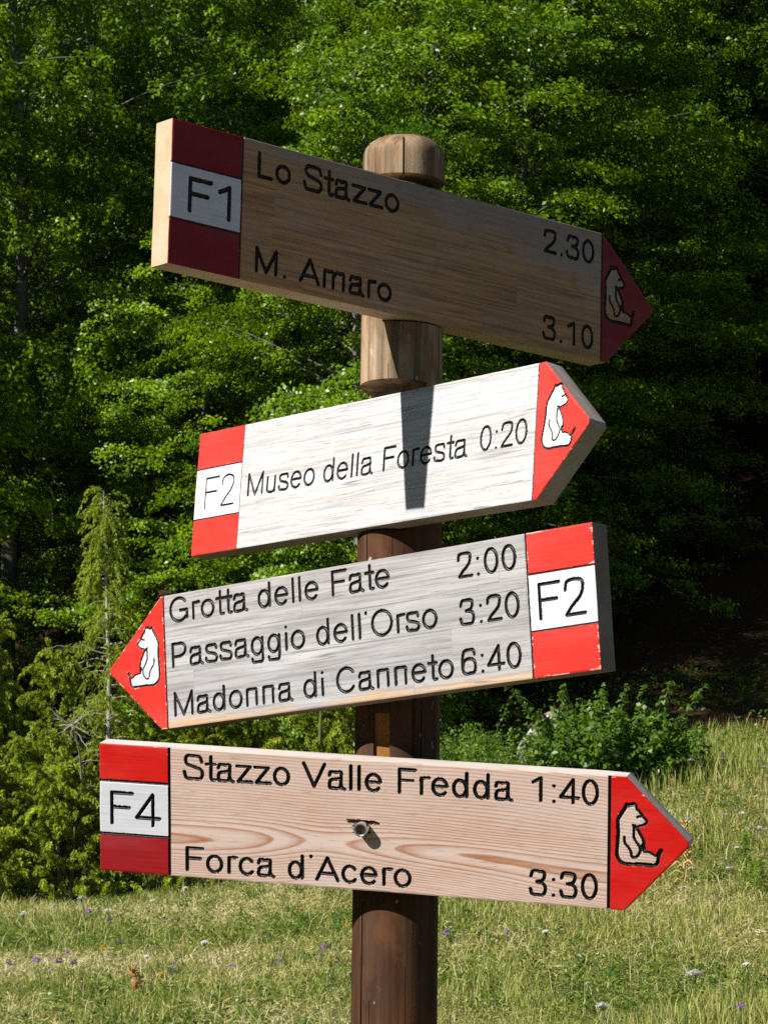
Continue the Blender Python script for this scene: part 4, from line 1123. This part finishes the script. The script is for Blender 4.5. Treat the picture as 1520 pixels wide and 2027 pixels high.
def build_sign(k):
    s, q = SIGNS[k], SPEC[k]
    hh = s['h'] / 2; tk = s['t']
    root = empty('trail_sign'); root.matrix_world = s['M']
    tag(root, q['label'], 'sign')
    left = q['poly'] == 'L'
    sg = -1 if left else 1
    # outline polygon, counter-clockwise seen from the front
    if not left: poly = [(q['ul'], -hh), (q['ub'], -hh), (q['ut'], q['vm'] - .004), (q['ut'], q['vm'] + .004), (q['ua'], hh), (q['ul'], hh)]
    else: poly = [(q['ub'], -hh), (q['ul'], -hh), (q['ul'], hh), (q['ua'], hh), (q['ut'], q['vm'] + .003), (q['ut'], q['vm'] - .003)]
    poly = np.array(poly)
    u0, u1_ = poly[:, 0].min() - DX * 1.5, poly[:, 0].max() + DX * 1.5
    us = np.arange(u0, u1_ + DX, DX); vs = np.arange(-hh - DX * 1.5, hh + DX * 2.5, DX)
    X, Y = np.meshgrid(us, vs)          # rows v, cols u
    nv, nu = X.shape
    # signed distance to outline (positive inside; convex)
    sd = np.full(X.shape, 9.0)
    m = len(poly)
    for i in range(m):
        a, c_ = poly[i], poly[(i + 1) % m]; e = (c_ - a) / np.linalg.norm(c_ - a)
        sd = np.minimum(sd, (X - a[0]) * -e[1] + (Y - a[1]) * e[0])
    # worn edge
    sd_edge = sd.copy()
    # strokes: groups of (part name, strokes, width)
    groups = []
    for nm, txt, uL, uR, vb, cap, w in q['text']:
        for word in text_strokes(txt, uL, uR, vb, cap, w): groups.append((nm, [(p, w) for p in word]))
    num = q['num']; groups.append(('route_number', [(p, num[5]) for word in text_strokes(*num) for p in word]))
    w0, w1 = s['w']; wl = q['wl']
    o_ = .002 * sg
    for line in (ln((q['u1'], -hh - .01), (q['u1'], hh + .01)), ln((q['u2'], -hh - .01), (q['u2'], hh + .01)),
                 ln((q['ul'] - o_, w0), (q['u1'], w0)), ln((q['ul'] - o_, w1), (q['u1'], w1))):
        groups.append(('groove_line', [(line, wl)]))
    Mb = np.array(q['bear'])
    tb = lambda pts: np.c_[np.array(pts, float) / 1000, np.ones(len(pts))] @ Mb
    groups.append(('bear_outline', [(cr(tb(p), 5), q['bw'] * rw) for p, rw in BEAR_Z]))
    D = np.full(X.shape, 1.0)             # distance minus half width, over all strokes
    HW = np.full(X.shape, .002)
    G = np.full(X.shape, -1, np.int32)
    for gi, (nm, sts) in enumerate(groups):
        for p, w in sts:
            for a, c_ in zip(p[:-1], p[1:]):
                pad = w / 2 + 3 * DX
                i0 = max(0, int((min(a[0], c_[0]) - pad - us[0]) / DX)); i1 = min(nu, int((max(a[0], c_[0]) + pad - us[0]) / DX) + 2)
                j0 = max(0, int((min(a[1], c_[1]) - pad - vs[0]) / DX)); j1 = min(nv, int((max(a[1], c_[1]) + pad - vs[0]) / DX) + 2)
                if i0 >= i1 or j0 >= j1: continue
                xx, yy = X[j0:j1, i0:i1], Y[j0:j1, i0:i1]
                e = c_ - a; L2 = e @ e + 1e-12
                t = np.clip(((xx - a[0]) * e[0] + (yy - a[1]) * e[1]) / L2, 0, 1)
                dd = np.hypot(xx - a[0] - t * e[0], yy - a[1] - t * e[1]) - w / 2
                Ds = D[j0:j1, i0:i1]; mk = dd < Ds
                Ds[mk] = dd[mk]; HW[j0:j1, i0:i1][mk] = w / 2; G[j0:j1, i0:i1][mk] = gi
    # ragged router edge
    D = D + (vnoise(X * 420, Y * 420, k) - .5) * .00028
    if k == 4:                            # torn hole round the bolt
        bx, bz = -.0160, -.0040
        tear = np.minimum(np.hypot((X - bx + .004) / 1.15, (Y - bz + .001) / .95), np.hypot((X - bx) / 2.3, (Y - bz - .0085) / .30)) - .0110 + (vnoise(X * 260, Y * 420, 77) - .5) * .008
        mk = tear < D; D = np.where(mk, tear, D); HW = np.where(mk, .006, HW); G = np.where(mk, 99, G)
    # snap vertices to the stroke contour, then to the outline
    def snap(F, X, Y, lim):
        gy, gx = np.gradient(F, DX); g2 = gx ** 2 + gy ** 2 + 1e-6
        mk = np.abs(F) < lim * DX
        sx = np.clip(np.where(mk, F * gx / g2, 0), -.6 * DX, .6 * DX); sy = np.clip(np.where(mk, F * gy / g2, 0), -.6 * DX, .6 * DX)
        return X - sx, Y - sy, mk
    Xs, Ys, mk1 = snap(D, X, Y, .55)
    Xo, Yo, mk2 = snap(sd, X, Y, .75)
    Xs = np.where(mk2, Xo, Xs); Ys = np.where(mk2, Yo, Ys)
    # depth
    tt = np.clip(-D / HW, 0, 1)
    depth = np.where(D < 0, np.minimum(.0034, HW * 1.15) * np.sqrt(np.clip(1 - (1 - tt) ** 2, 0, 1)), 0)
    depth = np.where(G == 99, np.where(D < 0, .006 * np.clip(-D / .003, 0, 1), 0), depth)
    rb = .0016 + .0014 * vnoise(X * 60 + k * 9, Y * 60, 55)
    e_ = np.clip(1 - np.clip(sd, 0, 1) / rb, 0, 1); depth = depth + rb * .7 * (1 - np.sqrt(np.clip(1 - e_ ** 2, 0, 1)))
    depth = depth + (vnoise(X * 6, Y * 14, 56 + k) - .5) * .0012
    V = np.stack([Xs, depth, Ys], -1).reshape(-1, 3)
    # cell labels
    cx = X[:-1, :-1] + DX / 2; cy = Y[:-1, :-1] + DX / 2
    av = lambda F: (F[:-1, :-1] + F[1:, :-1] + F[:-1, 1:] + F[1:, 1:]) / 4
    sdc, Dc, Gc = av(sd), av(D), G[:-1, :-1].copy()
    for F in (G[1:, :-1], G[:-1, 1:], G[1:, 1:]): Gc = np.where(Gc < 0, F, Gc)
    lab = np.ones(cx.shape, np.int32)
    band = (cx < q['u1']) if not left else (cx > q['u1'])
    lab[band & (cy > w1)] = 2; lab[band & (cy <= w1) & (cy >= w0)] = 3; lab[band & (cy < w0)] = 4
    lab[((cx > q['u2']) if not left else (cx < q['u2']))] = 5
    lab[(lab == 5) & inside(tb(BEAR_FILL).tolist(), cx, cy)] = 6
    st_ = Dc < 0
    lab[st_] = 10 + Gc[st_]
    lab[st_ & (Gc == 99)] = 9
    lab[sdc < 0] = 0
    # wood fields
    idx = np.arange(nv * nu).reshape(nv, nu)
    r = np.random.default_rng(300 + k)
    wst = {1: .058, 2: .042, 3: .050, 4: 1.0}[k]
    row = np.floor((Y + hh + .013) / wst).astype(int); ln_ = .36 + .13 * (row % 3)
    colx = (X + .6 + row * .173 + .05 * np.sin(row * 9.1)) / ln_; coli = np.floor(colx).astype(int)
    tab = r.uniform(0, 1, (40, 40)); stave = tab[np.clip(row, 0, 39), np.clip(coli, 0, 39)]
    fy = (Y + hh + .013) / wst - row; fx = (colx - coli)
    glue = np.maximum((np.minimum(fy, 1 - fy) * wst < DX * .7).astype(float) * .8, (np.minimum(fx, 1 - fx) * ln_ < DX * .7).astype(float) * .45) if k != 4 else 0 * X
    att = {'stave': stave.ravel(), 'glue': (glue * (vnoise(X * 30, Y * 30, 7) > .25)).ravel()}
    att['edge'] = np.clip(1 - np.minimum(np.abs(sd), np.abs(D) + .001) / .005, 0, 1).ravel()
    if k == 4:
        v0 = -.036 - .03 * X + .008 * np.sin(X * 7 + 1)
        a_ = .008 + .019 * np.exp(-(np.where(X > -.07, (X + .07) / .17, (X + .07) / .12)) ** 2) + .003 * (vnoise(X * 9, 0 * X, 3) - .5)
        vv = (Y - v0) + .009 * (vnoise(X * 6, Y * 25, 5) - .5) + .0035 * np.sin(X * 11 + Y * 20)
        rr = np.sqrt(vv ** 2 + a_ ** 2)
        att['ring'] = (rr / (.0050 + .0075 * np.exp(-(rr / .032) ** 2))).ravel()
        att['ringc'] = np.clip(0.74 + .45 * np.exp(-((Y + .028) / .045) ** 2) - .22 * vnoise(X * 5, Y * 16, 8), 0, 1).ravel()
    mats = sign_mats(k)
    def part(name, sel, mat, parent, label=None):
        jj, ii = np.nonzero(sel)
        if not len(jj): return None
        Q = np.stack([idx[jj, ii], idx[jj, ii + 1], idx[jj + 1, ii + 1], idx[jj + 1, ii]], -1)
        u, inv = np.unique(Q, return_inverse=True)
        me = mesh_np(name, V[u], [inv.reshape(Q.shape)], mat, True, {a: d[u] for a, d in att.items()})
        o = link(name, me, parent)
        if label: o['label'] = label
        return o
    # board = front wood + the sides and back
    jj, ii = np.nonzero(lab == 1)
    Q = np.stack([idx[jj, ii], idx[jj, ii + 1], idx[jj + 1, ii + 1], idx[jj + 1, ii]], -1)
    u, inv = np.unique(Q, return_inverse=True); n0 = len(u)
    bv = [V[u]]; faces = [inv.reshape(Q.shape)]
    # side walls, subdivided along the edge so the worn front edge meets them
    sv, sq = [], []; cnt = n0
    ring = []
    for i in range(m):
        a, c_ = poly[i], poly[(i + 1) % m]; nseg = max(2, int(np.linalg.norm(c_ - a) / .006))
        for t in np.arange(nseg) / nseg: ring.append(a + (c_ - a) * t)
    ring = np.array(ring); nr = len(ring)
    cen = np.array([(q['ul'] + q['ut']) / 2, 0])
    sc_in = 1 - .0015 / .1
    yb = .0016 * .55
    ys = [yb, .004, tk * .5, tk - .003, tk]
    rings = []
    for y in ys:
        k_in = .0010 if y == ys[-1] else 0
        dv = unit(ring - cen)
        rw = ring - dv * k_in
        wob = (vnoise(ring[:, 0] * 25 + y * 300, ring[:, 1] * 25, 60 + k) - .5) * .0008
        rw = rw - dv * np.clip(wob, 0, 1)[:, None]
        rings.append(np.stack([rw[:, 0], np.full(nr, y), rw[:, 1]], 1))
    bv += rings; a0 = n0; sides = []
    for j in range(len(ys) - 1):
        for i in range(nr):
            i2 = (i + 1) % nr
            sides.append((a0 + j * nr + i2, a0 + j * nr + i, a0 + (j + 1) * nr + i, a0 + (j + 1) * nr + i2))
    lastr = a0 + (len(ys) - 1) * nr
    ci = a0 + len(ys) * nr
    bv.append(np.array([[cen[0], tk, 0]]))
    tris = [(lastr + (i + 1) % nr, lastr + i, ci) for i in range(nr)]
    VV = np.concatenate(bv); ex = len(VV) - n0
    mi = np.concatenate([np.zeros(len(Q)), np.ones(len(sides) + len(tris))])
    me = mesh_np('board', VV, [faces[0], np.array(sides), np.array(tris)], [mats['board'], mats['side']], True,
                 {a: np.concatenate([d[u], np.zeros(ex)]) for a, d in att.items()}, mi)
    me.set_sharp_from_angle(angle=R_(40))
    link('board', me, root)
    part('red_band', lab == 2, mats['red'], root)
    part('red_band', lab == 4, mats.get('red2', mats['red']), root, 'darker red lower band' if k == 4 else None)
    wp = part('number_panel', lab == 3, mats['white'], root)
    ar = part('arrow_tip', lab == 5, mats['red'], root)
    bf = part('bear_emblem', lab == 6, mats['white'] if q['bfill'] == 'white' else mats['board'], ar)
    for gi, (nm, sts) in enumerate(groups):
        par = root
        if nm == 'route_number': par = wp
        if nm == 'bear_outline': par = ar
        part(nm, lab == 10 + gi, M_BLACK, par)
    if k == 4:
        part('bolt_hole', lab == 9, M_HOLE, root)
        bolt(root, bx, bz)
    return root

def bolt(root, bx, bz):
    """hollow steel bolt end standing out of the board"""
    bm = bmesh.new(); n = 32
    prof = [(.0078, .004), (.0080, -.002), (.0092, -.002), (.0096, -.004), (.0096, -.0135), (.0090, -.0148), (.0078, -.0150), (.0068, -.0140), (.0064, -.0050), (.0, -.0045)]
    rings = []
    for r, y in prof:
        if r == 0: rings.append([bm.verts.new((bx, y, bz))]); continue
        rings.append([bm.verts.new((bx + r * 1.12 * math.cos(2 * PI * i / n), y, bz + r * 1.12 * math.sin(2 * PI * i / n))) for i in range(n)])
    for a, c_ in zip(rings, rings[1:]):
        for i in range(n):
            if len(c_) == 1: bm.faces.new((a[i], a[(i + 1) % n], c_[0]))
            else: bm.faces.new((a[i], a[(i + 1) % n], c_[(i + 1) % n], c_[i]))
    bmesh.ops.recalc_face_normals(bm, faces=bm.faces)
    for f in bm.faces: f.smooth = True
    for f in bm.faces:
        c_ = f.calc_center_median()
        if c_.y > -.0139 and math.hypot(c_.x - bx, c_.z - bz) < .0076 and c_.y > -.0060 and c_.y < -.0040: f.material_index = 1  # floor of the hollow coloured dark in place of its shade
    me = bpy.data.meshes.new('bolt'); bm.to_mesh(me); bm.free(); me.materials.append(M_STEEL); me.materials.append(M_HOLE)
    me.set_sharp_from_angle(angle=R_(35))
    link('bolt', me, root)
for k in (1, 2, 3, 4): build_sign(k)
